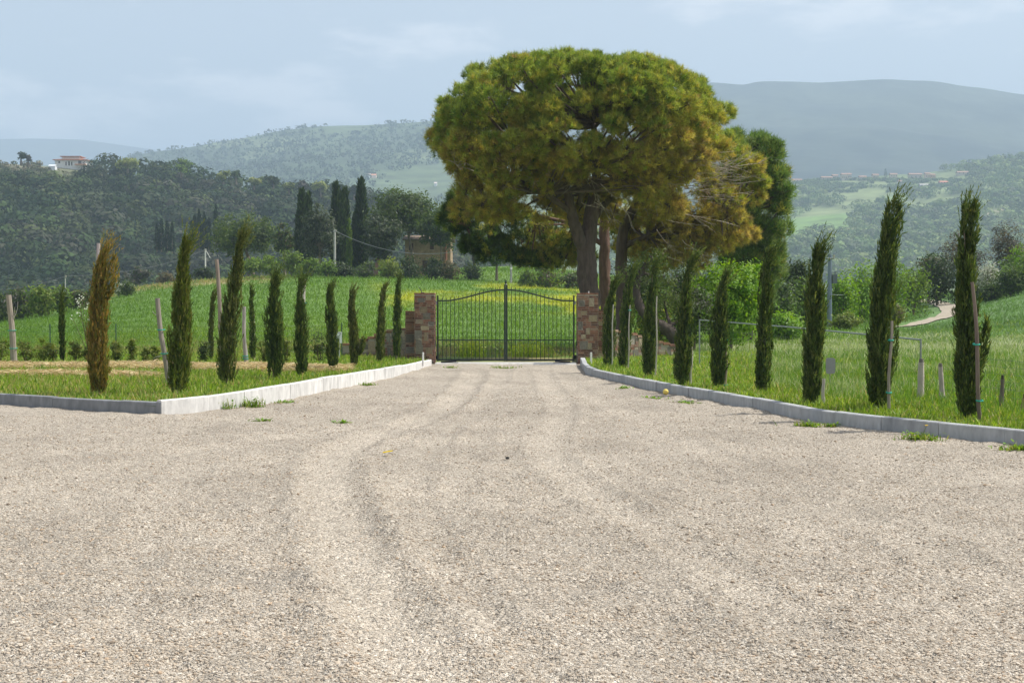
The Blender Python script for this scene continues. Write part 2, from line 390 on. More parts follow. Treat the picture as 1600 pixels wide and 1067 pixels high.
cc = np.array([.9, .87, .83]) * pal[rng.choice(6, n, p=[.30, .28, .2, .07, .1, .05])] * rng.uniform(.85, 1.1, (n, 1))
g = MB().add(v.reshape(-1, 3), (icf[None] + 12 * np.arange(n)[:, None, None]).reshape(-1, 3), None, np.repeat(cc, 12, 0))
tag(g.build('gravel', M['stone']), 'loose pale pebbles scattered thickly over the drive', 'gravel', kind='stuff')

# kerbs
def resample(p, step):
    seg = np.linalg.norm(np.diff(p, axis=0), axis=1); s = np.concatenate([[0], np.cumsum(seg)])
    t = np.arange(0, s[-1], step); t = np.append(t, s[-1])
    return np.stack([np.interp(t, s, p[:, 0]), np.interp(t, s, p[:, 1])], 1), t
def smooth_poly(p, it=2):
    for _ in range(it):
        q = [p[0]]
        for a_, b_ in zip(p[:-1], p[1:]): q += [a_ * .75 + b_ * .25, a_ * .25 + b_ * .75]
        q.append(p[-1]); p = np.array(q)
    return p
def kerb(line, side, wid, heights, col, label, jl=1.0, gap=.008):
    p, t = resample(line, jl / 4)
    tn = np.gradient(p, axis=0); tn /= np.linalg.norm(tn, axis=1)[:, None]
    nr = np.stack([tn[:, 1], -tn[:, 0]], 1) * side   # towards the verge
    g = MB(); i = 0
    while i < len(p) - 1:
        j = min(i + 4, len(p) - 1); idx = np.arange(i, j + 1)
        dz = rng.normal(0, .004); ox = rng.normal(0, .004); cs = rng.uniform(.92, 1.06)
        pr = p[idx].copy(); pr[0] += tn[i] * gap / 2; pr[-1] -= tn[j] * gap / 2
        h = np.interp(pr[:, 1], *heights) + dz
        prof = [(0, -.12), (0, None), (.015, 'b'), (wid - .012, 'b'), (wid, None), (wid, -.12)]
        V_ = []
        for (o, zt) in prof:
            zz = h - .012 if zt is None else (h if zt == 'b' else np.full(len(idx), zt))
            xy = pr + nr[idx] * (o + ox)
            V_.append(np.column_stack([xy, zz]))
        V_ = np.array(V_)  # 6 x m x 3
        m = len(idx); f = [[a_ * m + b_, a_ * m + b_ + 1, (a_ + 1) * m + b_ + 1, (a_ + 1) * m + b_] for a_ in range(5) for b_ in range(m - 1)]
        f += [[0, m, 2 * m, 5 * m], [2 * m, 3 * m, 4 * m, 5 * m], [m - 1, 6 * m - 1, 3 * m - 1, 2 * m - 1], [3 * m - 1, 6 * m - 1, 5 * m - 1, 4 * m - 1]]
        g.add(V_.reshape(-1, 3), None, f, np.array(col) * cs)
        i = j
    tag(g.build('kerb', M['concrete']), label, kind='structure')
LKs = smooth_poly(LK, 2); RKs = smooth_poly(RK, 2)
kerb(LKs, -1, .11, ([20, 23.5, 26.5, 31.5, 38.9], [.175, .25, .255, .225, .15]), (.62, .61, .59), 'pale concrete kerb running up to the brick pillar with the broken stub')
kerb(CK[:-1].tolist() and np.vstack([CK[:-1], CK[-1:] + [[.0, .0]]]), -1, .11, ([20, 30], [.165, .17]), (.23, .24, .25), 'shade-coloured dark concrete kerb running across in front of the yellowed cypress', 1.6)  # darkened concrete: the unlit face's shade is put into the colour
kerb(RKs, -1, .13, ([-5, 15, 20, 26, 36, 38.9], [.15, .15, .165, .16, .15, .2]), (.37, .38, .385), 'grey concrete kerb curving below the row of staked cypresses')  # greyer concrete: shade on the drive-side face is put into the colour

# grass verges behind the kerbs
def verge_z(x, y): return .12 + (fbm(x * .9, y * .9, 3) - .5) * .07
def verge(base, off, far, label, up):
    Pb, t = resample(base, .35)
    Q = np.stack([np.interp(t / t[-1], far[0], far[1]), np.interp(t / t[-1], far[0], far[2])], 1)
    w = np.linspace(0, 1, 60)[:, None, None] ** 1.5
    G_ = Pb[None] * (1 - w) + Q[None] * w
    x, y = G_[..., 0].ravel(), G_[..., 1].ravel()
    z = verge_z(x, y); z = z.reshape(G_.shape[:2]); z[0] = .11
    f = gridf(*G_.shape[:2])
    if up: f = f[:, ::-1]
    g = MB().add(np.column_stack([x, y, z.ravel()]), None, f, verge_colour(x, y))
    tag(g.build('grass_verge', M['soil'], smooth=True), label, kind='structure')
lb = np.vstack([CK[:-1] + [[0, .1]], LK + [[-.1, .03]], [[-2.4, 41]]])
verge(lb, 0, ([0, .55, .75, 1], [-60, -22, -9, -2.3], [47, 47, 47, 47]), 'grassy strip with cut straw behind the pale kerb', True)
rb = np.vstack([[[2.0, 41]], RK + [[.12, .02]]])
verge(rb, 0, ([0, .3, .62, 1], [2.0, 16, 60, 60], [47, 47, 47, -6]), 'grassy strip behind the curving grey kerb', True)
# ------------------------------------------------------------------ foliage builders
def unit(v): return v / (np.linalg.norm(v, axis=-1, keepdims=True) + 1e-9)
def leafset(mb, c, axis, side, L, W, col, bend=0):
    """diamond leaves: base c, pointing along axis"""
    n = len(c); L = np.broadcast_to(L, n)[:, None]; W = np.broadcast_to(W, n)[:, None]
    v = np.stack([c, c + axis * L * .45 + side * W * .5, c + axis * L, c + axis * L * .45 - side * W * .5], 1)
    f = np.arange(n)[:, None] * 4 + np.array([[0, 1, 2, 3]])
    mb.add(v.reshape(-1, 3), None, f, np.repeat(col, 4, 0))
def needles(mb, c, axis, L, W, col):
    n = len(c); side = unit(np.cross(axis, rng.normal(0, 1, (n, 3))))
    L = np.broadcast_to(L, n)[:, None]; W = np.broadcast_to(W, n)[:, None]
    v = np.stack([c - side * W * .5, c + side * W * .5, c + axis * L], 1)
    mb.add(v.reshape(-1, 3), np.arange(n * 3).reshape(-1, 3), None, np.repeat(col, 3, 0))
def jcol(pal, idx, a=.18, hue=.06):
    pal = np.asarray(pal, float); c = pal[idx]
    return (c * rng.uniform(1 - a, 1 + a, (len(c), 1)) * rng.uniform(1 - hue, 1 + hue, (len(c), 3))).clip(0.004, 1)
def blades(mb, x, y, z, h, w, col, lean=.35):
    n = len(x); th = rng.uniform(0, 6.28, n); ld = rng.uniform(0, 6.28, n); le = np.abs(rng.normal(0, lean, n))
    s = np.stack([np.cos(th), np.sin(th), 0 * th], 1) * (w / 2)[:, None]
    b = np.stack([x, y, z], 1); tip = b + np.stack([np.cos(ld) * le * h, np.sin(ld) * le * h, h], 1)
    mid = b + (tip - b) * np.array([.38, .38, .6])
    v = np.stack([b - s, b + s, mid + s * .75, mid - s * .75, tip], 1)
    i = np.arange(n)[:, None] * 5
    mb.add(v.reshape(-1, 3), i + np.array([[3, 2, 4]]), i + np.array([[0, 1, 2, 3]]), np.repeat(col, 5, 0))

# ------------------------------------------------------------------ grass
def scatter(n, d0, d1, a0, a1, pw=1.0):
    d = np.exp(rng.uniform(math.log(d0), math.log(d1), n)) if pw == 1 else rng.uniform(d0, d1, n)
    return rng.uniform(a0, a1, n) * d, d
GP = [(.13, .21, .03), (.19, .28, .042), (.25, .33, .06), (.10, .175, .025), (.34, .36, .10)]
def on_verge(x, y):
    lx = np.interp(y, LKs[:, 1], LKs[:, 0]) - .13; cy = np.interp(x, CK[:, 0], CK[:, 1]) + .12
    left = (x < lx) & ((x < -5.3) & (y > cy) | (x >= -5.3)) & (x < -2.3) & (y > 20.8)
    rx = np.interp(-y, -RKs[:, 1], RKs[:, 0]) + .14
    right = (x > rx) & (x > 1.9)
    return (left | right) & (y < 46)
g = MB()
x, y = scatter(560000, 13, 45, -.5, .75); k = on_verge(x, y); x, y = x[k], y[k]
k = ~((np.abs(x) < 2.95) & (y > 39.9)); x, y = x[k], y[k]
hy = hay(x, y); tall = fbm(x * .8 + 31, y * .8, 3); k = rng.random(len(x)) > hy * .85; x, y, hy, tall = x[k], y[k], hy[k], tall[k]
n = len(x); px = 800 + F * x / y
col = jcol(GP, rng.choice(5, n, p=[.3, .3, .2, .1, .1]), .25)
dry = (rng.random(n) < .10 + .25 * hy + .12 * ((px < 300) & (y < 32)))
col[dry] = jcol([(.42, .34, .16), (.33, .30, .10)], rng.integers(0, 2, dry.sum()), .2)
h = (rng.gamma(5, .017, n) + .10 * sstep(.5, .75, tall) * rng.random(n)).clip(.03, .4)
h *= np.where(px > 900, .82, .85)
blades(g, x, y, verge_z(x, y) - .02, h, rng.uniform(.008, .018, n) * (1 + y / 60), col, .5)
n1 = n
# seeding meadow and rough margin beyond the verge
x, y = scatter(120000, 40, 78, -.5, .5); px = 800 + F * x / y
k = (px > 1060) | (px < 640) & (y > 41) ; x, y, px = x[k], y[k], px[k]; n = len(x)
md = np.maximum(.8 * sstep(.42, .6, fbm(x * .2 + 70, y * .25, 3)), sstep(.34, .5, fbm(x * .25 + 20, y * .3, 3)) * np.exp(-((y - 52) / 6) ** 2)) * (px > 1060)
col = jcol(GP, rng.choice(5, n, p=[.3, .3, .2, .15, .05]), .22)
ps = rng.random(n) < md * .75; col[ps] = jcol([(.50, .52, .34), (.38, .42, .25)], rng.integers(0, 2, ps.sum()), .2)
h = rng.gamma(5, .021, n).clip(.05, .4) * (1 + .6 * md)
blades(g, x, y, ground_z(x, y) - .03, h, rng.uniform(.012, .022, n) * (y / 40), col, .8)
x, y = scatter(60000, 16, 45, .18, .5); rx = np.interp(-y, -RKs[:, 1], RKs[:, 0]); px = 800 + F * x / y
k = (x > rx + 1.4) & (px < 1650); x, y = x[k], y[k]; n = len(x)
md = sstep(.42, .62, fbm(x * .2 + 70, y * .25, 3)); k = rng.random(n) < .25 + .75 * md; x, y, md = x[k], y[k], md[k]; n = len(x)
col = jcol([(.11, .21, .035), (.36, .39, .2), (.25, .31, .12)], np.where(rng.random(n) < md * .6, rng.integers(1, 3, n), 0), .2)
blades(g, x, y, verge_z(x, y), rng.gamma(6, .030, n).clip(.06, .42), rng.uniform(.008, .014, n) * (y / 25), col, .6)
tag(g.build('grass', M['blade']), 'short green grass and taller seeding stems on the strips behind the kerbs', 'grass', kind='stuff')
# crop
tk = [(1380, 514), (1410, 511), (1440, 505), (1466, 499), (1482, 492), (1488, 485), (1480, 478.5), (1462, 474), (1440, 471), (1420, 469.5), (1400, 469)]
TKC, _t = resample(smooth_poly(np.array([hit(*q_) for q_ in tk])[:, :2], 2), .5)
g = MB(); x, y = scatter(330000, 44, 230, -.52, .52)
k = np.array([True] * len(x)); nr_ = np.where((x > 10) & (y > 70))[0]
k[nr_] = np.array([((TKC - [x[i_], y[i_]]) ** 2).sum(1).min() > 2.2 for i_ in nr_]); x, y = x[k], y[k]
px = 800 + F * x / y; n = len(x)
col = field_colour(x, y) * rng.uniform(.75, 1.3, (n, 1)) * np.array([1.1, 1.12, 1.0])
fl = (col[:, 0] > .2) & (col[:, 2] < .06) & (rng.random(n) < .6)
blades(g, x, y, ground_z(x, y) - .04, rng.gamma(6, .021, n).clip(.05, .36) * (.8 + y / 130), rng.uniform(.014, .028, n) * (y / 44), col, .9)
tag(g.build('crop_grass', M['blade']), 'bright green young crop with yellow flowers covering the sloping field', 'crop', kind='stuff')
# cut straw
g = MB(); x, y = scatter(260000, 26, 40, -.46, -.05); hy = hay(x, y); k = (rng.random(len(x)) < hy) & on_verge(x, y); x, y = x[k], y[k]; n = len(x)
th = rng.uniform(0, 6.28, n); ax = unit(np.stack([np.cos(th), np.sin(th), rng.uniform(-.1, .35, n)], 1))
z = verge_z(x, y) + rng.uniform(.0, .07, n) + .05 * fbm(x * 2, y * 2, 2)
leafset(g, np.stack([x, y, z], 1), ax, unit(np.cross(ax, rng.normal(0, 1, (n, 3)))), rng.uniform(.12, .3, n), rng.uniform(.01, .022, n), jcol([(.58, .48, .27), (.48, .39, .20), (.68, .59, .37), (.38, .30, .15)], rng.integers(0, 4, n), .15))
tag(g.build('straw', M['straw']), 'cut golden straw lying in bands on the grass strip', 'straw', kind='stuff')

# ------------------------------------------------------------------ weeds on the drive
WEEDS = [(342, 637, .34, .22, 'largest weed clump creeping along the foot of the pale kerb'), (395, 634, .3, .2, 'spiky weed clump at the pale kerb beside the creeping one'),
 (105, 634, .3, .17, 'weed tuft at the dark kerb below the yellowed cypress'), (226, 640, .22, .14, 'weed tuft near the kerb corner at the dark kerb end'), (288, 642, .1, .15, 'two thin weed stalks by the pale kerb near its corner'),
 (445, 627, .3, .06, 'flat weed patch on the gravel just past the spiky clump'), (410, 655, .25, .04, 'flat yellowish weed mat out on the gravel'), (575, 601, .25, .08, 'small weed at the pale kerb halfway to the gate'),
 (535, 658, .2, .03, 'thin dry weed streak on the open gravel'), (705, 574.5, .3, .07, 'weed on the gravel before the gate nearer the pale kerb'), (787, 574, .55, .08, 'weed patch in front of the middle post of the gate'),
 (1075, 629, .35, .04, 'low weed patch on the gravel near the yellow ball'), (1020, 622, .3, .03, 'faint weed patch on the gravel before the yellow ball'), (1262, 664, .3, .10, 'weed at the grey kerb foot below the leaning tip cypress'),
 (1300, 663, .16, .08, 'small weed at the grey kerb just past the larger one'), (1440, 684, .35, .12, 'weed clump at the grey kerb with a yellow flower'), (1592, 699, .3, .10, 'weed at the grey kerb by the frame edge'), (975, 606, .2, .04, 'small weed at the grey kerb near the gate')]
def weed(px, py, r, h, label):
    r *= .8; h *= .85
    o = V(px, py, 0); n = int(40 + 420 * r * (1 if h > .07 else .45)); g = MB()
    x = o[0] + rng.normal(0, r * .42, n); y = o[1] + rng.normal(0, r * .25, n)
    z = gravel_z(x, y) - .005; hh = rng.uniform(.35, 1.1, n) * h
    blades(g, x, y, z, hh, rng.uniform(.008, .02, n), jcol([(.12, .2, .025), (.19, .27, .05), (.27, .28, .09)], rng.integers(0, 3, n), .2), .6)
    m = n // 2; th = rng.uniform(0, 6.28, m); ax = unit(np.stack([np.cos(th), np.sin(th), rng.uniform(.1, .8, m)], 1))
    leafset(g, np.stack([x[:m], y[:m], z[:m] + hh[:m] * rng.random(m)], 1), ax, unit(np.cross(ax, [[0, 0, 1.]])), rng.uniform(.04, .09, m), rng.uniform(.02, .045, m), jcol([(.11, .22, .02), (.17, .30, .04)], rng.integers(0, 2, m), .2))
    if 'flower' in label:
        c = o + [.05, -.03, h + .05]; th = np.arange(12) / 12 * 6.28; ax = unit(np.stack([np.cos(th), np.sin(th), .4 + 0 * th], 1))
        leafset(g, np.repeat(c[None], 12, 0), ax, unit(np.cross(ax, [[0, 0, 1.]])), .03, .02, np.tile([.8, .6, .02], (12, 1)))
        g.tube([o, c], .003, 5, (.15, .25, .04))
    tag(g.build('weed_clump', M['blade'], loc=o), label, 'weed', 'weeds growing on the gravel along the kerbs')
for w in WEEDS: weed(*w)

# ------------------------------------------------------------------ cypress saplings
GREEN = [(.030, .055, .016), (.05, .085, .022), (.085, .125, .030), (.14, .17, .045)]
OLIVE = [(.045, .068, .018), (.075, .105, .028), (.11, .13, .035), (.16, .17, .055)]
RUST = [(.08, .095, .022), (.17, .15, .035), (.27, .195, .05), (.14, .15, .03), (.33, .245, .075)]
BARK = (.20, .16, .12)
def sapling(px, py, tx, ty, wpx, label, pal=GREEN, n=5200, shape='col', side=None, name='cypress_sapling', group='young cypresses planted along the drive', zb=.12):
    o = V(px, py, zb); s = o[1] / F
    H = (py - ty) * s - .20 * min(1, wpx * s * 2); W = wpx * s; lean = (tx - px) * s
    t_ = thing(name, o, label, 'cypress', group)
    def axis(t): return np.stack([lean * t ** 1.5, .04 * np.sin(t * 4 + px), H * t], -1)
    tr = np.linspace(0, .93, 9)
    ph = rng.uniform(0, 9)
    g = MB().tube(o + axis(tr) + np.array([0, 0, -.05]), np.linspace(.034, .007, 9), 7, BARK, .06)
    g.build('trunk', M['bark'], t_)
    Wc = max(W - .115, W * .6)
    def prof(t, th):
        if shape == 'flare': r = np.interp(t, [0, .05, .18, .4, .6, .8, .93, 1], [.5, .78, 1, .92, .9, .72, .5, .16])
        elif shape == 'cone': r = np.interp(t, [0, .05, .25, .5, .75, .92, 1], [.72, .92, 1, .84, .58, .33, .08])
        else: r = np.interp(t, [0, .05, .3, .6, .85, .95, 1], [.68, .86, 1, .92, .72, .5, .14])
        lump = .6 * (vnoise(np.cos(th) * 1.2 + ph, np.sin(th) * 1.2 + 3, t * H * 1.5 + ph) - .5) + .5 * (vnoise(np.cos(th) * 2 + ph, np.sin(th) * 2 + 8, t * H * 5) - .5)
        return Wc / 2 * r * (1 + 1.0 * lump)
    g = MB()
    # several upright strands, each carrying fans of overlapping scale shoots
    K = 6 if W > .3 else 4
    sa = np.arange(K) / K * 6.283 + rng.uniform(0, 6.28); sr = rng.uniform(.38, .60, K); stop = rng.uniform(.78, 1.0, K); stop[rng.integers(K)] = 1; sb = rng.uniform(0, .05, K)
    ns = int(n * 2.3) // 9; sk_ = rng.integers(0, K, ns)
    t = sb[sk_] + (stop[sk_] - sb[sk_]) * rng.beta(1.0, 1.08, ns); th = rng.uniform(0, 6.28, ns); u = np.sqrt(rng.uniform(.05, 1.0, ns))
    tl = (t - sb[sk_]) / (stop[sk_] - sb[sk_])
    sang = sa[sk_] + .5 * np.sin(tl * 3 + sk_)
    R0 = prof(t, sang); sc_ = np.stack([np.cos(sang), np.sin(sang), 0 * sang], 1) * (R0 * sr[sk_])[:, None]
    lr_ = R0 * (1.0 - sr[sk_]) * np.interp(tl, [0, .1, .7, .95, 1], [.8, 1, .95, .5, .12]) * u
    out = np.stack([np.cos(th), np.sin(th), 0 * th], 1)
    c0 = o + axis(t) + sc_ + out * lr_[:, None]
    fromax = unit(sc_ + out * lr_[:, None] * 1.2 + 1e-6)
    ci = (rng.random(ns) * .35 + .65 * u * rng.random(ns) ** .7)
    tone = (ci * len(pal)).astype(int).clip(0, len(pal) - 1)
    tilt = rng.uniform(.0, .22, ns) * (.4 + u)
    wind = np.array([.17, .05, 0]) * (t[:, None] ** 3) * (1 if lean > 0 else .35)
    ax0 = unit(np.array([0, 0, 1.]) + fromax * tilt[:, None] + wind + rng.normal(0, .10, (ns, 3)))
    Ls = rng.uniform(.10, .21, ns) * (.7 + .3 * W / .4)
    for k in range(9):
        f = (k // 2 + .3) / 5.0
        sd = unit(np.cross(ax0, fromax + rng.normal(0, .5, (ns, 3)))) * (1 if k % 2 else -1)
        ax = unit(ax0 + sd * rng.uniform(.15, .55, (ns, 1)) * (0 if k == 8 else 1) + rng.normal(0, .12, (ns, 3)))
        b = c0 + ax0 * (Ls * (f * .8 - .3))[:, None]
        Lk = Ls * (rng.uniform(.30, .5, ns) if k < 8 else .55)
        nr = unit(np.cross(ax, rng.normal(0, 1, (ns, 3))))
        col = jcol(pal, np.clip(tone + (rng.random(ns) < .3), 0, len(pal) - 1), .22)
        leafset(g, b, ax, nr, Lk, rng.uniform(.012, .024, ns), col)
    # feathery leaders at the tip
    m = 26 if W < .38 else 46
    for q in range(m):
        a0 = rng.uniform(.86, .99); e = rng.uniform(0, 6.28)
        p0 = o + axis(np.array([a0]))[0] + prof(np.array([a0]), np.array([e]))[0] * .6 * np.array([math.cos(e), math.sin(e), 0])
        dr = unit(np.array([.24 + .3 * (lean > .05) + rng.normal(0, .22), rng.normal(0, .15), 1.0])); ln = rng.uniform(.12, .40) * min(1.2, W * 2.6)
        kk = 20; f = np.linspace(.0, 1, kk)
        b = p0 + dr * (f * ln)[:, None] + np.array([.06, 0, -.01]) * (f ** 2)[:, None] * ln
        ax = unit(dr + rng.normal(0, .28, (kk, 3)))
        leafset(g, b, ax, unit(np.cross(ax, rng.normal(0, 1, (kk, 3)))), rng.uniform(.04, .09, kk), .013, jcol(pal, rng.integers(1, len(pal), kk), .2))
    # stray side shoots
    for q in range(18):
        a0 = rng.uniform(.1, .9); e = rng.uniform(0, 6.28); ot = np.array([math.cos(e), math.sin(e), 0])
        p0 = o + axis(np.array([a0]))[0] + prof(np.array([a0]), np.array([e]))[0] * .85 * ot
        dr = unit(ot * rng.uniform(.1, .4) + np.array([.1, 0, 1])); ln = rng.uniform(.10, .24); kk = 14; f = np.linspace(0, 1, kk)
        ax = unit(dr + rng.normal(0, .25, (kk, 3)))
        leafset(g, p0 + dr * (f * ln)[:, None], ax, unit(np.cross(ax, rng.normal(0, 1, (kk, 3)))), rng.uniform(.04, .09, kk), .014, jcol(pal, rng.integers(1, len(pal), kk), .2))
    if side:  # a detached side branch: offset px, from row, to row, half width px
        for (sx, r0, r1, hw) in side:
            m = 420; f = rng.random(m); e = rng.uniform(0, 6.28, m)
            zz = (py - (r0 + (r1 - r0) * f)) * s; rr = hw * s * np.sin(np.clip(f, .05, .97) * 3.1) * np.sqrt(rng.random(m))
            b = o + np.stack([(sx - px) * s * (.55 + .45 * f ** .5) + rr * np.cos(e), rr * np.sin(e), zz], 1)
            ax = unit(np.array([.25, 0, 1]) + rng.normal(0, .35, (m, 3)))
            leafset(g, b, ax, unit(np.cross(ax, rng.normal(0, 1, (m, 3)))), rng.uniform(.06, .14, m), .02, jcol(pal, rng.integers(0, len(pal), m), .2))
    g.build('crown', M['needle'], t_)
    return t_
YR = 'young cypresses along the curving grey kerb'; YL = 'young cypresses behind the pale kerb'; YB = 'small cypresses in the straw behind'
sapling(153, 618, 161, 374, 46, 'dying cypress sapling gone orange brown behind the dark kerb', RUST, 5600, 'flare', [(180, 470, 402, 11)], group=YL)
sapling(277, 617, 291, 358, 50, 'tall bushy cypress sapling nearest the corner of the pale kerb', [(.05, .08, .015), (.08, .12, .022), (.12, .155, .03), (.17, .18, .045)], 6400, 'cone', group=YL)
sapling(356, 602, 377, 349, 42, 'tall cypress sapling whose thin crooked top bends over beside a high stake', OLIVE, 5400, 'cone', group=YL)
sapling(428, 593, 430, 418, 37, 'stout cypress sapling with a brown tip, third green one from the kerb corner', GREEN, 4800, 'col', group=YL)
sapling(471, 587, 470, 430, 31, 'cypress sapling with a pale stake showing at its top', GREEN, 4200, 'col', group=YL)
sapling(521, 580, 514, 441, 28, 'cypress sapling leaning away from the gate beside the small white sign', GREEN, 3800, 'flare', group=YL)
sapling(553, 574, 549, 447, 23, 'narrow cypress sapling in front of the low stone wall end', OLIVE, 3400, 'col', [(567, 556, 530, 5)], group=YL)
sapling(594, 566, 599, 440, 20, 'slim olive green cypress sapling before the low stone wall, second from the brick pillar', OLIVE, 3000, 'col', group=YL)
sapling(620, 562, 622, 430, 20, 'dark slim cypress sapling closest to the pillar with the broken stub', GREEN, 3000, 'col', group=YL)
sapling(97, 566, 97, 452, 15, 'small dark cypress standing alone between the bare stake and the orange one', GREEN, 2400, 'col', group=YB)
sapling(330, 563, 333, 452, 15, 'small thin cypress behind the tall stake', OLIVE, 2200, 'col', group=YB)
sapling(395, 563, 392, 448, 16, 'small thin cypress behind the grey stake with a green tie', GREEN, 2200, 'col', group=YB)
sapling(949, 573, 956, 432, 28, 'cypress sapling tight against the brick pillar on the ball side', GREEN, 3400, 'cone', group=YR)
sapling(975, 576, 983, 412, 27, 'second cypress sapling from the brick pillar in front of pine trunks', GREEN, 3400, 'col', group=YR)
sapling(1015, 588, 1020, 400, 32, 'third cypress sapling from the brick pillar on the ball side', GREEN, 4000, 'col', group=YR)
sapling(1066, 602, 1076, 395, 37, 'fourth cypress sapling from the brick pillar, just behind the yellow ball', GREEN, 4400, 'cone', group=YR)
sapling(1121, 605, 1128, 418, 37, 'fifth cypress sapling from the brick pillar, where the pipe fence starts', GREEN, 4400, 'flare', group=YR)
sapling(1192, 613, 1198, 382, 36, 'straight cypress sapling in front of the bright green tree, sixth from pillar', GREEN, 5000, 'col', group=YR)
sapling(1267, 631, 1277, 370, 47, 'cypress sapling beside the grey plate, its tip blown sideways', GREEN, 5800, 'col', group=YR)
sapling(1372, 641, 1388, 300, 58, 'tallest cypress sapling with windswept forked top in front of the pipe fence', GREEN, 7600, 'flare', [(1402, 420, 322, 8)], group=YR)
sapling(1512, 655, 1505, 306, 54, 'tall cypress sapling with ragged split top nearest the camera', GREEN, 7600, 'flare', [(1520, 400, 318, 9), (1540, 585, 500, 8)], group=YR)

# ------------------------------------------------------------------ stakes
def stake(px, py, tx, ty, wpx, ties, label, col=(.30, .255, .215), dx=0, twig=False, zb=.12, dy=0):
    o = V(px, py, zb) + np.array([0, dy, 0]); s = o[1] / F; H = (py - ty) * s; lean = (tx - px) * s; r = wpx * s / 2
    t_ = thing('tree_stake', o, label, 'stake', 'wooden stakes for the young trees')
    f = np.linspace(0, 1, 8); pts = o + np.stack([lean * f + .012 * np.sin(f * 7 + px), .01 * np.cos(f * 5), -.06 + (H + .06) * f], 1)
    MB().tube(pts, r * np.linspace(1.1, .9, 8), 9, col, .05).build('pole', M['stake'], t_)
    for ty_ in ties:
        f_ = (py - ty_) / (py - ty); c = o + np.array([lean * f_, 0, H * f_]); th = np.linspace(0, 6.28, 13)
        ring = c + np.stack([np.cos(th) * (r + .006) * 1.25, np.sin(th) * (r + .006) * 1.25, .006 * np.sin(th)], 1)
        MB().tube(ring, .011, 6, (.02, .30, .22)).build('tie', M['plastic'], t_)
    if twig:
        g = MB()
        for (f0, ox, oz) in twig:
            b = o + np.array([lean * f0, 0, H * f0]); q = np.linspace(0, 1, 7)
            g.tube(b + np.stack([ox * np.sin(q * 1.6), -.03 * q, oz * q ** 1.3], 1), np.linspace(.011, .004, 7), 5, (.5, .46, .4), .1)
        g.build('twig', M['stake'], t_)
stake(23, 569, 15, 461, 9, [516, 544], 'bare stake with green ties and a forked dead twig, alone on the straw', twig=[(.62, .19, .52), (.7, -.1, .12), (.55, .1, .5)])
stake(156, 614, 157, 380, 6, [441], 'whitish stake against the dying orange cypress', (.42, .36, .35), dy=-.04)
stake(264, 604, 246, 466, 8, [515, 552], 'slanting stake leaning against the bushy cypress at the kerb corner', (.27, .23, .20), twig=[(.8, -.12, .1), (.35, -.2, -.05)])
stake(348, 590, 337, 406, 6.5, [], 'high slanting stake rising behind the crooked topped cypress', (.27, .21, .18), dy=.15)
stake(384, 572, 381, 479, 6, [556, 560], 'grey stake with green tie standing on the straw by a thin cypress', (.34, .31, .29))
stake(478, 580, 477, 436, 4.5, [473], 'pale stake showing along the top of the fifth kerb cypress', (.55, .49, .44), dy=-.16)
stake(399, 562, 397, 480, 3, [], 'thin stake at the back of the small cypress in the straw', (.5, .46, .42), dy=-.12)
stake(955, 573, 957, 475, 2.0, [], 'thin pale stake on the cypress tight against the brick pillar', (.40, .38, .33), dy=-.2)
stake(980, 577, 983, 476, 2.0, [484], 'thin stake on the second cypress from the brick pillar', (.36, .32, .28), dy=-.2)
stake(1023, 589, 1025, 462, 2.2, [], 'straight thin pale stake along the third cypress from the pillar', (.38, .35, .30), dy=-.2)
stake(1077, 601, 1078, 540, 4.5, [], 'short pale stake beside the cypress by the yellow ball', (.48, .44, .38), dy=-.2)
stake(1130, 604, 1131, 512, 4, [529, 600], 'stake with green ties on the fifth cypress from the pillar', (.34, .27, .2), dy=-.26)
stake(1283, 632, 1281, 590, 5.5, [], 'short stump of stake at the cypress beside the grey plate', (.42, .38, .33), dy=-.2)
stake(1384, 642, 1388, 500, 4.6, [530, 612], 'crooked stake with two green ties on the tallest cypress', (.29, .25, .21), dy=-.13)
stake(1530, 658, 1516, 440, 6.2, [537, 625], 'long slanting reddish stake on the ragged topped cypress', (.16, .122, .10), dy=-.06)

# ------------------------------------------------------------------ vines / low shrubs in front of the wire fence
VI = [(0, 566, 30, 46, 'cut off low shrub at the edge of the view'), (40, 566, 26, 34, 'yellowish low shrub between the bare stake and frame edge'), (68, 566, 24, 40, 'round low shrub just past the bare stake'), (82, 566, 20, 30, 'low shrub touching the small lone cypress'),
 (118, 565, 18, 36, 'low shrub just past the small lone cypress'), (136, 565, 12, 24, 'tiny shrub beside the whitish stake'), (181, 565, 16, 34, 'low leafy shrub just past the orange cypress'), (206, 565, 9, 36, 'narrow upright young shrub midway to the slanting stake'),
 (228, 568, 13, 26, 'reddish stemmed vine by the slanting stake'), (242, 566, 10, 26, 'vine half hidden by the slanting stake'), (318, 566, 14, 36, 'dark low shrub behind the tall stake'), (412, 567, 15, 38, 'low shrub behind the stout cypress'), (447, 567, 16, 44, 'low shrub between the stout cypress and the staked one'), (498, 567, 24, 46, 'dark broad shrub beside the small white sign')]
def shrub(o, W, H, label, pal, n, leaf, name='shrub', group=None, cat='shrub', stems=True, mat='leaf', clumps=14):
    t_ = thing(name, o, label, cat, group)
    if stems:
        g = MB()
        for q in range(5):
            e = rng.uniform(0, 6.28); f = np.linspace(0, 1, 5)
            g.tube(o + np.stack([math.cos(e) * W * .3 * f, math.sin(e) * W * .3 * f, H * .75 * f - .03], 1), np.linspace(.03, .01, 5) * max(.4, H / 2), 5, (.12, .09, .06))
        g.build('stem', M['bark'], t_)
    g = MB(); crown_leaves(g, [(o[0], o[1], o[2] + H * .52, W / 2, W / 2.2, H * .5)], clumps, n // clumps, max(W, H) * .16, leaf, pal)
    g.build('crown', M[mat], t_)
    return t_
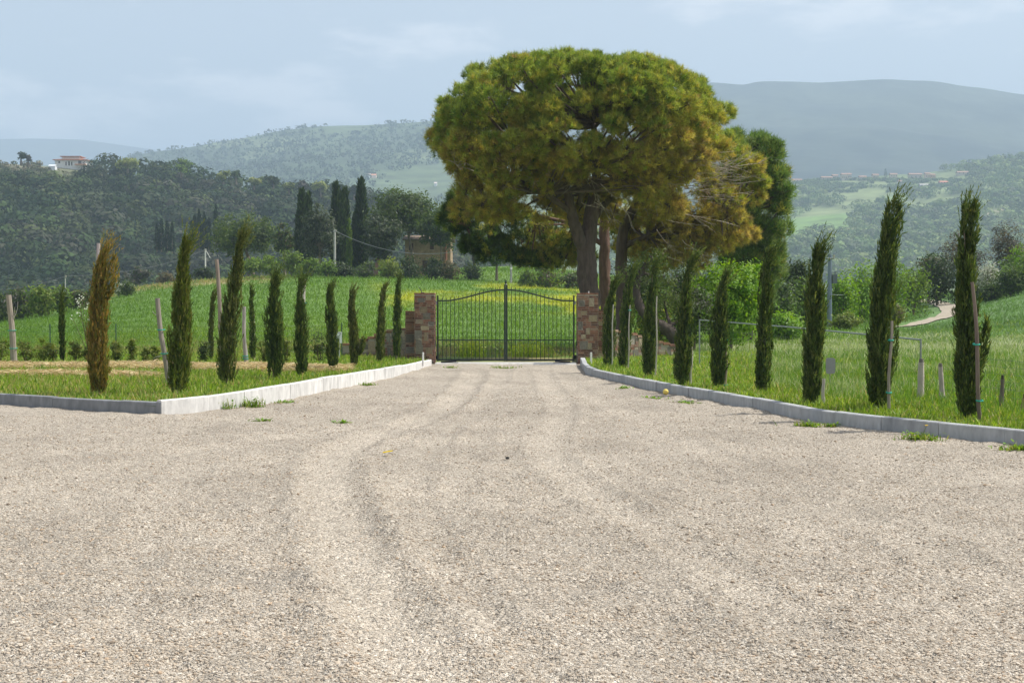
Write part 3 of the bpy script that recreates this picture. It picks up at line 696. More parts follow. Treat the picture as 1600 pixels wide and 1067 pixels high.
def crown_leaves(g, lobes, nc, per, cr, leaf, pal, up=.3, inner=.25, lw=.55, flat=.7):
    lobes = np.asarray(lobes, float); vol = (lobes[:, 3] * lobes[:, 4] * lobes[:, 5]) ** .67; li = rng.choice(len(lobes), nc, p=vol / vol.sum())
    dr = unit(rng.normal(0, 1, (nc, 3))); rr = np.where(rng.random(nc) < inner, rng.uniform(.25, .75, nc), rng.uniform(.78, 1.0, nc))
    cc = lobes[li, :3] + dr * lobes[li, 3:] * rr[:, None]
    cs = rng.uniform(.6, 1.35, nc) * cr; tone = rng.integers(0, len(pal), nc)
    c = np.repeat(cc, per, 0) + rng.normal(0, .55, (nc * per, 3)) * np.repeat(cs, per)[:, None] * np.array([1, 1, flat])
    outd = unit(np.repeat(dr, per, 0) + rng.normal(0, .55, (nc * per, 3)) + np.array([0, 0, up]))
    ax = unit(np.cross(outd, rng.normal(0, 1, (nc * per, 3)))); sd = unit(np.cross(outd, ax))
    ti = np.where(rng.random(nc * per) < .7, np.repeat(tone, per), rng.integers(0, len(pal), nc * per))
    s = rng.uniform(.6, 1.3, nc * per) * leaf
    leafset(g, c - ax * s[:, None] * .5, ax, sd, s, s * lw, jcol(pal, ti, .2))
SHR = [(.10, .14, .025), (.14, .18, .035), (.19, .20, .05), (.07, .10, .02)]
for (px, py, w, h, lab) in VI:
    o = V(px, py + 1, .12); s = o[1] / F
    dark = 'dark' in lab
    shrub(o, w * s, h * s, lab, [(.05, .08, .02), (.08, .11, .03), (.04, .06, .015)] if dark else SHR, 900, .055, 'low_shrub', 'low shrubs in front of the wire fence', clumps=18)
# flowering twiggy bush beside the dying cypress
o = V(140, 566, .12); s = o[1] / F
t_ = thing('blossoming_shrub', o, 'thin white blossoming shrub showing beside the dying cypress', 'shrub')
g = MB(); g2 = MB(); g3 = MB()
for q in range(9):
    ex = rng.normal(-.05, .22); hh = rng.uniform(1.1, 1.85); f = np.linspace(0, 1, 6)
    pt = o + np.stack([ex * f ** 1.2, rng.normal(0, .1) * f, hh * f], 1); g.tube(pt, np.linspace(.014, .004, 6), 5, (.13, .10, .07))
    k = 26; b = pt[-1] - np.array([ex * .4, 0, hh * .4]) * rng.random((k, 1)) ** 1.2 + rng.normal(0, .05, (k, 3)); ax = unit(rng.normal(0, 1, (k, 3)))
    leafset(g2, b, ax, unit(np.cross(ax, rng.normal(0, 1, (k, 3)))), .06, .035, jcol([(.10, .17, .03), (.14, .2, .05)], rng.integers(0, 2, k)))
    k = 8; b = pt[-1] + rng.normal(0, .04, (k, 3)); ax = unit(rng.normal(0, 1, (k, 3)))
    leafset(g3, b, ax, unit(np.cross(ax, rng.normal(0, 1, (k, 3)))), .05, .045, np.tile([.78, .78, .7], (k, 1)))
g.build('stem', M['bark'], t_); g2.build('crown', M['leaf'], t_); g3.build('blossom', M['leaf'], t_)

# ------------------------------------------------------------------ wire fences
def wire_fence(pts, H, label, sp, posts, pcol, name='wire_fence', wires=7, hook=True):
    t_ = thing(name, (pts[0][0], pts[0][1], 0), label, 'fence')
    p, t = resample(np.array([q[:2] for q in pts]), sp)
    zz = np.array([max(gz(a, b), .08) if b > 43 else .1 for a, b in p])
    g = MB()
    for k in range(wires):
        hz = .06 + (H - .08) * (k / (wires - 1)) ** .9
        g.tube(np.column_stack([p, zz + hz]), .0022, 4, (.05, .08, .05), caps=False)
    for i in range(len(p) - 1):
        for f in np.arange(0, 1, .16 / sp):
            q = p[i] * (1 - f) + p[i + 1] * f; z0 = zz[i] * (1 - f) + zz[i + 1] * f
            g.tube([[q[0], q[1], z0 + .04], [q[0], q[1], z0 + H]], .0016, 3, (.05, .08, .05), caps=False)
    g.build('wire_mesh', M['paint'], t_)
    for i in posts(len(p)):
        q = p[i]; MB().tube([[q[0], q[1], zz[i] - .1], [q[0], q[1], zz[i] + H + .06]], .017, 7, pcol).build('post', M['paint'], t_)
wire_fence([(-20, 37.9), (-8.6, 38.6), (-5.0, 40.6)], 1.0, 'thin dark green wire fence behind the low shrubs and straw', 1.8, lambda n: range(0, n), (.04, .09, .05))
# ------------------------------------------------------------------ gate and masonry
YG = 40.2; sg = YG / F
BR = [(.21, .10, .068), (.25, .125, .085), (.17, .085, .06), (.29, .165, .11), (.14, .075, .058), (.26, .175, .125)]
ST = [(.27, .21, .14), (.20, .18, .155), (.31, .25, .18), (.17, .15, .125)]
def masonry_face(g, o, ux, n, w, h, stone=.1, hfun=None, row=.062, cell=.03, BR=BR):
    """bricks and odd stones standing a little proud of the face; o: lower corner, ux: along, n: outward"""
    ux = np.asarray(ux, float); n = np.asarray(n, float); nc = max(2, int(round(w / cell))); cw = w / nc; nr = int(h / row)
    occ = np.zeros((nr, nc), bool)
    def put(r0, r1, c0, c1, pal, jit):
        occ[r0:r1, c0:c1] = True
        if hfun is not None and o[2] + r1 * row > hfun((c0 + c1) / 2 * cw) + o[2]: return
        col = np.array(pal[rng.integers(len(pal))]) * rng.uniform(.8, 1.2)
        m = .006; pr = rng.uniform(.008, .02)
        g.obox(o, ux, n, c0 * cw + m, c1 * cw - m, -.02, pr, r0 * row + m, r1 * row - m, col, jit)
    tries = int(nr * nc * stone / 8)
    for _ in range(tries):
        hh = rng.integers(2, 5); ww = rng.integers(4, 9); r0 = rng.integers(0, max(1, nr - hh + 1)); c0 = rng.integers(0, max(1, nc - ww + 1))
        if not occ[r0:r0 + hh, c0:c0 + ww].any() and r0 + hh <= nr: put(r0, r0 + hh, c0, min(c0 + ww, nc), ST, .009)
    for r in range(nr):
        c = 0; first = True
        while c < nc:
            if occ[r, c]: c += 1; continue
            ln = int(rng.integers(3, 9)); e = c
            while e < nc and e - c < ln and not occ[r, e]: e += 1
            if e < nc and not occ[r, e] and nc - e < 2: e = nc
            put(r, r + 1, c, e, BR, .002); c = e
def masonry_block(t_, x0, x1, y0, y1, z0, z1, stone=.1, cap=True):
    g = MB(); i = .0
    MB().box(x0, x1, y0, y1, z0, z1 - .03, (.36, .31, .26)).build('mortar_core', M['mortar'], t_)
    masonry_face(g, [x0, y0, z0], [1, 0, 0], [0, -1, 0], x1 - x0, z1 - z0 - .05, stone)
    masonry_face(g, [x1, y0, z0], [0, 1, 0], [1, 0, 0], y1 - y0, z1 - z0 - .05, stone)
    masonry_face(g, [x0, y0, z0], [0, 1, 0], [-1, 0, 0], y1 - y0, z1 - z0 - .05, stone)
    masonry_face(g, [x0, y1, z0], [1, 0, 0], [0, 1, 0], x1 - x0, z1 - z0 - .05, stone)
    g.build('brickwork', M['masonry'], t_)
    if cap:
        c = MB()
        for k in range(5):
            a = x0 - .015 + (x1 - x0 + .03) * k / 5
            c.box(a + .003, a + (x1 - x0 + .03) / 5 - .003, y0 - .02, y1 + .02, z1 - .046, z1, np.array(BR[1]) * rng.uniform(.9, 1.25), .003)
        c.build('cap', M['masonry'], t_)
zt = pz(458, YG)
for (a, b, lab, wx0, wx1, sl) in ((649, 679.5, 'brick and stone gate pillar with a broken metal stub on top', 634.5, 648, -1), (902, 933.5, 'brick and stone gate pillar standing before the big pine trunk', 934.5, 944.5, 1)):
    x0, x1 = pxx(a, YG), pxx(b, YG)
    t_ = thing('gate_pillar', ((x0 + x1) / 2, YG, .0), lab, 'pillar', 'brick pillars of the gate')
    masonry_block(t_, x0, x1, YG - .28, YG + .3, -.1, zt, .30 if sl < 0 else .26)
    if sl < 0:
        g = MB().tube([[x0 + .2, YG, zt], [x0 + .16, YG, zt + .09], [x0 + .10, YG + .01, zt + .18]], [.012, .012, .009], 6, (.03, .03, .03)); g.tube([[x0 + .4, YG, zt], [x0 + .405, YG, zt + .09]], .006, 5, (.05, .04, .04))
        g.box(x0 + .16, x0 + .27, YG - .05, YG + .05, zt - .002, zt + .022, (.05, .05, .05))
        g.build('broken_lamp_stub', M['paint'], t_)
    else:
        MB().tube([[x0 + .33, YG, zt - .01], [x0 + .33, YG, zt + .055]], [.02, .016], 7, (.6, .6, .58)).build('cable_end', M['plastic'], t_)
    fx = x1 + .012 if sl < 0 else x0 - .012
    MB().box(fx - .02, fx + .02, YG - .12, YG - .05, .50, .64, (.02, .02, .02)).build('sensor', M['plastic'], t_)
    w0, w1 = pxx(wx0, YG + .5), pxx(wx1, YG + .5)
    t2 = thing('side_pillar', ((w0 + w1) / 2, YG + .3, 0), 'lower brick pillar stepped beside the ' + ('stubbed' if sl < 0 else 'pine side') + ' gate pillar', 'pillar')
    masonry_block(t2, min(w0, w1), max(w0, w1), YG + .36, YG + .75, -.1, pz(486, YG + .4), .15, True)
# low walls sweeping outward
def low_wall(pts, hts, label, stone=.35):
    p = np.array(pts, float); t_ = thing('stone_wall', (*p[0], 0), label, 'wall', None)
    core = MB(); g = MB(); cp = MB()
    for i in range(len(p) - 1):
        a, b = p[i], p[i + 1]; d = b - a; w = np.linalg.norm(d); u = np.array([*(d / w), 0]); nn = np.array([u[1], -u[0], 0])
        if nn[1] > 0: nn = -nn
        h = min(hts[i], hts[i + 1]); hf = lambda s, i=i, w=w: .1 + hts[i] + (hts[i + 1] - hts[i]) * s / w
        o = np.array([*a, -.1])
        vb = []
        for q, hh in ((a, hts[i]), (b, hts[i + 1])):
            for off in (0, -.32): vb += [np.array([*q, -.1]) + nn * off, np.array([*q, hh - .03]) + nn * off]
        core.add(vb, None, [[0, 4, 5, 1], [2, 3, 7, 6], [1, 5, 7, 3], [0, 1, 3, 2], [4, 6, 7, 5]], (.33, .29, .25))
        masonry_face(g, o, u, nn, w, max(hts[i], hts[i + 1]) + .1, stone, hf, .085, .035, [(.20, .15, .12), (.26, .16, .12), (.24, .20, .16), (.30, .26, .20), (.22, .11, .08)])
        m = max(2, int(w / .24))
        for k in range(m):
            s0, s1 = w * k / m, w * (k + 1) / m; hh = hts[i] + (hts[i + 1] - hts[i]) * (s0 + s1) / 2 / w
            cp.obox(np.array([*a, 0]), u, nn, s0 + .004, s1 - .004, -.36, .035, hh - .035, hh + .03, np.array(BR[rng.integers(6)]) * rng.uniform(.9, 1.25), .004)
    core.build('mortar_core', M['mortar'], t_); g.build('stonework', M['masonry'], t_); cp.build('cap', M['masonry'], t_)
low_wall([(pxx(634, 41), 41.0), (pxx(605, 41.6), 41.6), (pxx(575, 42), 42.0), (pxx(534, 42.2), 42.2)], [.98, .92, .66, .45], 'low dark stone wall sweeping away from the stubbed pillar', .8)
low_wall([(pxx(945, 41), 41.0), (pxx(985, 41.8), 41.8), (pxx(1015, 42.4), 42.4), (pxx(1056, 43.0), 43.0)], [.95, .85, .62, .42], 'low sunlit stone wall behind the cypresses on the pine side', .7)

# double gate
t_ = thing('double_gate', (-.186, YG, 0), 'dark green iron double gate with arched top between brick pillars', 'gate')
GC = (.006, .017, .014)
x_l, x_c, x_r = pxx(684, YG), pxx(790.3, YG), pxx(896.5, YG)
zb, zm = pz(562, YG), pz(531.3, YG)
def ztop(x):
    f = (x - x_l) / (x_c - x_l) if x < x_c else (x_r - x) / (x_r - x_c)
    return pz(470, YG) + (pz(452.8, YG) - pz(470, YG)) * float(sstep(.08, .98, f))
for sd in (0, 1):
    xa, xb = (x_l, x_c - .002) if sd == 0 else (x_c + .002, x_r)
    xp = xa if sd == 0 else xb
    pw = .05 if sd == 0 else .035
    g = MB()
    xm0, xm1 = (x_c - .052, x_c - .002) if sd == 0 else (x_c + .002, x_c + .05)
    g.box(xm0, xm1, YG - .03, YG + .03, .05, pz(446, YG), GC)
    leaf = g.build('gate_leaf', M['paint'], t_)
    MB().box(xp - .022, xp + .022, YG - .022, YG + .022, .05, pz(461.5, YG), GC).build('hinge_post', M['paint'], leaf)
    ia, ib = (xp + .022, xm0) if sd == 0 else (xm1, xp - .022)
    MB().box(ia, ib, YG - .018, YG + .018, zb - .03, zb + .02, GC).build('bottom_rail', M['paint'], leaf)
    MB().box(ia, ib, YG - .014, YG + .014, zm - .014, zm + .014, GC).build('middle_rail', M['paint'], leaf)
    q = np.linspace(ia, ib, 26); MB().tube(np.stack([q, 0 * q + YG, [ztop(v) for v in q]], 1), .021, 8, GC).build('arched_rail', M['paint'], leaf)
    xs_ = [pxx(620 + v / 4.85, YG) for v in ((346, 375, 408, 438, 470, 501, 532, 565, 596, 627, 658, 690, 720, 750, 781) if sd == 0 else (869, 900, 932, 963, 995, 1025, 1057, 1089, 1120, 1152, 1183, 1213, 1245, 1275, 1306))]
    for x in xs_:
        zt_ = ztop(x) + .085
        b = MB().tube([[x, YG, zb - .01], [x, YG, zt_ - .03]], .0095, 6, GC); b.tube([[x, YG, zt_ - .03], [x, YG, zt_ - .02], [x, YG, zt_ + .02]], [.0095, .013, .001], 6, GC)
        b.build('bar', M['paint'], leaf)
    for zz in (.16, pz(473, YG)):
        hx = xp - .04 if sd == 0 else xp + .04
        MB().tube([[hx, YG, zz - .05], [hx, YG, zz + .05]], .02, 8, (.45, .47, .48) if zz > 1 else GC).build('hinge', M['galv'], leaf)
    # buried swing motor arm and lid
    a0 = xp + (.1 if sd == 0 else -.1); sgn = 1 if sd == 0 else -1
    m = MB(); m.box(min(a0, a0 + sgn * .5), max(a0, a0 + sgn * .5), YG - .3, YG - .05, -.02, .022, (.03, .03, .03))
    m.tube([[a0, YG - .1, .035], [a0 + sgn * .45, YG - .12, .05]], .022, 6, (.02, .02, .02)); m.build('motor_arm', M['paint'], leaf)
    if sd == 0:
        q = pz(446, YG); f = MB().tube([[x_c, YG, q], [x_c, YG, q + .02], [x_c, YG, q + .05], [x_c, YG, q + .09], [x_c, YG, q + .17]], [.05, .05, .02, .03, .002], 8, GC); f.build('finial', M['paint'], leaf)
        MB().box(x_c - .058, x_c - .052, YG - .045, YG + .0, .95, 1.2, (.03, .03, .03)).build('lock', M['paint'], leaf)
# concrete threshold
g = MB(); xs_ = np.linspace(x_l - .05, x_r + .05, 30)
for i in range(29):
    f0 = -.52 - .12 * fbm(xs_[i] * 1.5, 3., 3); f1 = -.52 - .12 * fbm(xs_[i + 1] * 1.5, 3., 3)
    v = [[xs_[i], YG + f0, -.03], [xs_[i + 1], YG + f1, -.03], [xs_[i + 1], YG + f1 + .03, .012], [xs_[i], YG + f0 + .03, .012], [xs_[i], YG + .35, .012], [xs_[i + 1], YG + .35, .012]]
    g.add(v, None, [[0, 1, 2, 3], [3, 2, 5, 4]], (.62, .60, .56))
tag(g.build('path', M['concrete']), 'pale concrete threshold strip under the iron gate', kind='structure')
for px_, lab in ((661, 'short white peg in front of the stubbed gate pillar'), (923.5, 'short white peg in front of the pine side gate pillar')):
    o = V(px_, 569, .1); t_ = thing('marker_peg', o, lab, 'peg', 'white pegs by the gate')
    MB().tube(o + np.array([[0, 0, -.05], [0, 0, .30]]), .027, 10, (.72, .70, .68)).build('tube', M['plastic'], t_)
    MB().tube(o + np.array([[0, 0, .30], [0, 0, .315]]), [.03, .026], 10, (.72, .72, .70)).build('cap', M['plastic'], t_)

# small items
o = V(1040, 615, 0); o[1] -= .02
import bmesh
def ball(o, r, col, name, mat, seams=True):
    th = np.linspace(0, math.pi, 15); ph = np.arange(22) / 22 * 2 * math.pi
    v = np.array([[math.sin(a) * math.cos(b), math.sin(a) * math.sin(b), math.cos(a)] for a in th for b in ph]) * r
    f = [[i * 22 + k, (i + 1) * 22 + k, (i + 1) * 22 + (k + 1) % 22, i * 22 + (k + 1) % 22] for i in range(14) for k in range(22)]
    return MB().add(v + o + [0, 0, r - .02], None, f, col)
g = ball(o, .055, (.75, .58, .13), 'ball', None)
b = g.build('ball', M['plastic'], smooth=True, loc=o); tag(b, 'small yellow ball lying on gravel against the grey kerb', 'ball')
o = V(793, 717, 0); v = rng.normal(0, 1, (1, 3)); th = np.linspace(0, math.pi, 7)
g = MB(); vv = np.array([[math.sin(a) * math.cos(b_) * 1.3, math.sin(a) * math.sin(b_), math.cos(a) * .8] for a in th for b_ in np.arange(9) / 9 * 6.283]) * rng.uniform(.8, 1.15, (63, 1)) * .018
g.add(vv + o + [0, 0, .012], None, [[i * 9 + k, (i + 1) * 9 + k, (i + 1) * 9 + (k + 1) % 9, i * 9 + (k + 1) % 9] for i in range(6) for k in range(9)], (.05, .05, .045))
tag(g.build('dark_stone', M['stone'], loc=o), 'lone dark stone on the pale gravel in mid drive', 'stone')
o = V(606, 709, 0); g = MB(); s = np.linspace(0, 1, 9)
for i in range(8):
    w0, w1 = .035 * math.sin(s[i] * 3.0 + .1), .035 * math.sin(s[i + 1] * 3.0 + .1)
    p0, p1 = o + [.11 * s[i] - .055, 0, .012 + .02 * s[i]], o + [.11 * s[i + 1] - .055, 0, .012 + .02 * s[i + 1]]
    g.add([p0 + [0, -w0, .008], p0 + [0, 0, -.002], p1 + [0, 0, -.002], p1 + [0, -w1, .008], p0 + [0, w0, .01], p1 + [0, w1, .01]], None, [[0, 1, 2, 3], [1, 4, 5, 2]], (.62, .50, .04))
tag(g.build('yellow_leaf', M['leaf'], loc=o), 'single curled yellow leaf lying on the gravel', 'leaf')
o = V(1035, 613, 0) + [.16, 0, 0]
# white notice on the wire fence
o = np.array([pxx(530, 40.0), 40.0, .1]); t_ = thing('notice_board', o, 'small white notice with a dark slanting mark by the cypress', 'sign')
z0, z1 = pz(536, 40), pz(518.5, 40); w = 8 * sg / 2
MB().tube([o + [0, .02, -.1], o + [0, .02, z1 - .12]], .015, 6, (.5, .5, .5)).build('post', M['galv'], t_)
MB().box(o[0] - w, o[0] + w, 39.985, 40.0, z0, z1, (.82, .83, .84)).build('panel', M['plastic'], t_)
g = MB(); cx = o[0]; dk = (.12, .13, .14); yb = 39.98
def stroke(a, b_, r=.008): g.tube([[a[0], yb, a[1]], [b_[0], yb, b_[1]]], r, 5, dk)
zc = (z0 + z1) / 2
stroke((cx - w * .55, zc - .02), (cx + w * .5, zc + .1)); stroke((cx + w * .5, zc + .1), (cx + w * .5, z1 - .03), .006); stroke((cx - w * .5, z1 - .025), (cx + w * .55, z1 - .025), .006); stroke((cx - w * .5, z0 + .05), (cx + w * .1, z0 + .12), .006)
g.build('mark', M['paint'], t_)
# grey plate by the seventh cypress
o = V(1298, 612, .1); o = np.array([pxx(1298, 24.5), 24.5, .12]); t_ = thing('grey_plate', o, 'blank grey plate on a thin rod beside the windblown cypress', 'plate')
z0, z1 = pz(584, 24.5), pz(559, 24.5); w = .083; th = np.linspace(0, 2 * math.pi, 25)[:-1]
ring = np.stack([np.sign(np.cos(th)) * np.abs(np.cos(th)) ** .35 * w + o[0], np.full(24, 24.49), np.sign(np.sin(th)) * np.abs(np.sin(th)) ** .35 * (z1 - z0) / 2 + (z0 + z1) / 2], 1)
g = MB().add(np.vstack([ring, ring + [0, .015, 0], [[o[0], 24.49, (z0 + z1) / 2], [o[0], 24.505, (z0 + z1) / 2]]]), [[48, (k + 1) % 24, k] for k in range(24)] + [[49, 24 + k, 24 + (k + 1) % 24] for k in range(24)], [[k, (k + 1) % 24, 24 + (k + 1) % 24, 24 + k] for k in range(24)], (.30, .29, .31))
g.build('plate', M['plastic'], t_); MB().tube([o + [0, .03, -.1], o + [0, .03, z1 - .25]], .006, 6, (.25, .25, .25)).build('rod', M['galv'], t_)

# galvanised pipe fence and wooden posts
def pf(px, py, d): return P(px, py, d)
A = np.array([pxx(1093, 36.5), 36.5]); B = np.array([pxx(1439, 25.6), 25.6])
za, zb_ = pz(500, 36.5), pz(531, 25.6)
t_ = thing('pipe_fence', (*A, .1), 'galvanised pipe fence with wire netting sloping behind the cypresses', 'fence')
MB().tube([[*A, za], [*((A + B) / 2), (za + zb_) / 2 + .02], [*B, zb_]], .017, 8, (.27, .285, .29)).build('top_rail', M['galv'], t_)
for q, z in ((A, za), (B, zb_)): MB().tube([[*q, .0], [*q, z + .02]], .018, 8, (.27, .285, .29)).build('post', M['galv'], t_)
g = MB()
for k in range(60):
    f = k / 59; q = A + (B - A) * f; z = za + (zb_ - za) * f
    g.tube([[*q, .12], [*q, z]], .0014, 3, (.2, .22, .2), caps=False)
for k in range(6):
    g.tube([[*A, .15 + (za - .2) * k / 6], [*B, .15 + (zb_ - .2) * k / 6]], .0014, 3, (.2, .22, .2), caps=False)
g.build('wire_netting', M['galv'], t_)
for (px, py, tx, ty, w, lab, col) in ((1438, 626, 1439, 566, 11, 'weathered whitish timber post under the end of the pipe fence', (.46, .40, .36)), (1473, 627, 1469, 573, 9, 'leaning whitish timber post just past the pipe fence', (.42, .36, .33)), (1564, 640, 1566, 592, 7, 'short dark timber fence post past the ragged cypress', (.16, .13, .11)), (1594, 646, 1600, 622, 6, 'brown timber post end at the frame edge', (.3, .2, .12))):
    o = V(px, py, .1); s = o[1] / F; H = (py - ty) * s
    f = np.linspace(0, 1, 7); t2 = thing('timber_post', o, lab, 'post', 'old timber fence posts')
    MB().tube(o + np.stack([(tx - px) * s * f, 0 * f, -.08 + (H + .08) * f], 1), w * s / 2 * np.linspace(1.1, .8, 7), 9, col, .08).build('post', M['stake'], t2)
    g = MB(); tp = o + np.array([(tx - px) * s, 0, H]); g.tube([tp + [0, 0, -.02], tp + [.0, 0, .06]], [w * s / 2 * .8, w * s / 2 * .55], 9, np.array(col) * .4); g.build('charred_top', M['stake'], t2)
wire_fence([(V(1473, 627, .1)[0], V(1473, 627, .1)[1]), (V(1564, 640, .1)[0], V(1564, 640, .1)[1]), (V(1660, 655, .1)[0], V(1660, 655, .1)[1])], .75, 'sagging thin wire netting strung between the old timber posts', .6, lambda n: [], (.2, .2, .2), 'netting_fence')
# ------------------------------------------------------------------ pines
PB = (.125, .095, .08)
NG = [(.12, .185, .04), (.18, .25, .05), (.24, .31, .062), (.30, .345, .075)]
NO = [(.29, .31, .065), (.34, .35, .075), (.37, .34, .075)]
NB = [(.42, .36, .09), (.36, .295, .08), (.27, .215, .085), (.50, .43, .11)]
ND = [(.04, .075, .02), (.06, .10, .024), (.08, .125, .03), (.10, .145, .035)]
def bez(a, b, c, d, n):
    t = np.linspace(0, 1, n)[:, None]; return a * (1 - t) ** 3 + 3 * b * t * (1 - t) ** 2 + 3 * c * t * t * (1 - t) + d * t ** 3
def tufts(g, c, ax, n, L, W, col, spread=.75):
    m = len(c); cc = np.repeat(c, n, 0); aa = unit(np.repeat(ax, n, 0) + rng.normal(0, spread, (m * n, 3)))
    needles(g, cc - aa * .02 + rng.normal(0, L * .18, (m * n, 3)), aa, rng.uniform(.65, 1.2, m * n) * L, W, (np.repeat(col, n, 0) * rng.uniform(.78, 1.25, (m * n, 1))).clip(0, 1))
def pine(label, d, trunks, limbs, lobes, goldf, per, nn, L, W, bare=0, name='pine_tree', greens=NG, barkcol=PB, twigs=True, bare_zone=None):
    """trunks: list of [(px,py,halfwidth px, depth offset)...]; lobes: array of (px,py,r px,depth offset m)"""
    s = d / F
    def W3(px, py, dy=0): return np.array([pxx(px, d), d + dy, pz(py, d)])
    o = W3(trunks[0][0][0], trunks[0][0][1]); t_ = thing(name, o, label, 'pine', 'pines beyond the gate')
    g = MB()
    for tk in trunks:
        pts = np.array([W3(a, b, dd) for a, b, w, dd in tk]); rr = np.array([w * s for a, b, w, dd in tk])
        u = np.linspace(0, len(pts) - 1, 7 * (len(pts) - 1) + 1); k = np.arange(len(pts))
        pp = np.stack([np.interp(u, k, pts[:, i]) for i in range(3)], 1)
        for _ in range(2): pp[1:-1] = (pp[:-2] + 2 * pp[1:-1] + pp[2:]) / 4
        g.tube(pp + rng.normal(0, .012, pp.shape), np.interp(u, k, rr), 12, barkcol, .07)
    g.build('trunk', M['bark'], t_, smooth=True)
    lobes = np.asarray(lobes, float)
    lc = np.array([W3(a, b, dd) for a, b, r, dd in lobes]); lr = lobes[:, 2] * s
    g = MB(); starts = [W3(a, b, dd) for a, b, dd in limbs]
    for c, r in zip(lc, lr):
        dist = [np.linalg.norm((c - q) * [1, 1, .6]) + (2 if q[2] > c[2] else 0) for q in starts]; q = starts[int(np.argmin(dist))]
        mid = q + (c - q) * np.array([.35, .35, .15]) ; mid2 = q + (c - q) * np.array([.75, .75, .6])
        g.tube(bez(q, mid + rng.normal(0, .12, 3), mid2 + rng.normal(0, .12, 3), c, 8), np.linspace(.065, .018, 8), 6, np.array(barkcol) * 1.1, .06)
        for _ in range(4):
            e = unit(rng.normal(0, 1, 3) + [0, 0, .5]) * r * rng.uniform(.5, .9); g.tube([c - e * .1, c + e * .5 + [0, 0, .05], c + e], [.016, .010, .005], 4, np.array(barkcol) * 1.1)
    if bare_zone:
        for (a0, a1, b0, b1, nb, lx, lz) in bare_zone:
            for _ in range(nb):
                p = W3(rng.uniform(a0, a1), rng.uniform(b0, b1), rng.uniform(-2.6, -.4)); v = np.array([lx * rng.uniform(.5, 1.3), rng.normal(0, .3), lz + rng.normal(0, .25)])
                pts = bez(p, p + v * .3 + rng.normal(0, .08, 3), p + v * .7 + rng.normal(0, .12, 3), p + v, 7); g.tube(pts, np.linspace(.017, .004, 7), 5, (.36, .30, .25))
                for _ in range(4):
                    k = rng.integers(2, 6); w = v * .35 + rng.normal(0, .2, 3); g.tube([pts[k], pts[k] + w * .5 + rng.normal(0, .03, 3), pts[k] + w], [.008, .006, .003], 4, (.38, .32, .27))
    g.build('branches', M['bark'], t_)
    cen = lc.mean(0)
    m = len(lc) * per; li = np.repeat(np.arange(len(lc)), per)
    dr = unit(rng.normal(0, 1, (m, 3)) + unit(lc - cen)[li] * .55 + np.array([0, 0, .55])); rr = lr[li] * rng.uniform(.55, 1.05, m)
    c = lc[li] + dr * rr[:, None] * np.array([1, 1, .8])
    gold = np.clip(goldf(c, s) + rng.normal(0, .16, m) + (rng.random(len(lc)) - .5)[li] * .35, 0, 1)
    col = np.where((gold < .33)[:, None], jcol(greens, rng.integers(0, len(greens), m), .15), np.where((gold < .66)[:, None], jcol(NO, rng.integers(0, 3, m), .15), jcol(NB, rng.integers(0, 4, m), .2)))
    ax = unit(dr * .7 + np.array([0, 0, .75]) * (1 - gold[:, None] * .9) + rng.normal(0, .2, (m, 3)))
    g = MB(); tufts(g, c, ax, nn, L, W, col)
    g.build('crown', M['needle'], t_)
    return t_
# the big umbrella pine
r_ = np.random.default_rng(21)
LB = []
while len(LB) < 290:
    v = r_.normal(0, 1, 3); v /= np.linalg.norm(v)
    if v[2] < -.55: continue
    p = 2.7; k = (abs(v[0]) ** p + abs(v[1]) ** p + abs(v[2]) ** p) ** (-1 / p)
    q = v * k * r_.uniform(.84, .97)
    ry = 114 if q[2] > 0 else 105
    LB.append((903 + q[0] * 214, 212 - q[2] * ry, r_.uniform(14, 27), q[1] * 4.9))
for _ in range(110):   # inside
    v = r_.uniform(-1, 1, 3)
    if np.linalg.norm(v) < .85: LB.append((905 + v[0] * 200, 232 - v[2] * 95, r_.uniform(16, 28), v[1] * 4.4))
LB += [(r_.uniform(725, 1060), r_.uniform(268, 338), r_.uniform(18, 28), r_.uniform(-3.6, 1.5)) for _ in range(64)]
LB += [(r_.uniform(810, 1010), r_.uniform(125, 275), r_.uniform(17, 26), r_.uniform(-4.8, -2.4)) for _ in range(42)] + [(r_.uniform(830, 1000), r_.uniform(112, 155), r_.uniform(14, 20), r_.uniform(-2.5, 2.5)) for _ in range(24)]
LB = [(a_, b_, r__, abs(e_) + .8) if 862 < a_ < 962 and b_ > 285 else (a_, b_, r__, e_) for a_, b_, r__, e_ in LB]
LB += [(682, 214, 18, .3), (694, 232, 16, -.5), (708, 246, 16, .4), (700, 165, 18, .2), (1128, 178, 20, 0), (1120, 235, 22, -.5), (745, 118, 20, -.3), (690, 206, 13, .1), (725, 330, 24, -.8), (760, 325, 26, -1), (735, 300, 24, -1.2), (800, 318, 26, -1.5)]
def gold_a(c, s):
    row = 481 - (c[:, 2] - 1.6) / s; px = 800 + c[:, 0] / s * 1.0
    return .15 + .64 * sstep(150, 310, row) + .22 * sstep(900, 1130, px) * sstep(130, 240, row) + .25 * (fbm(c[:, 0] * .6, c[:, 2] * .6, 3, c[:, 1] * .6) - .5)
d = 50.0
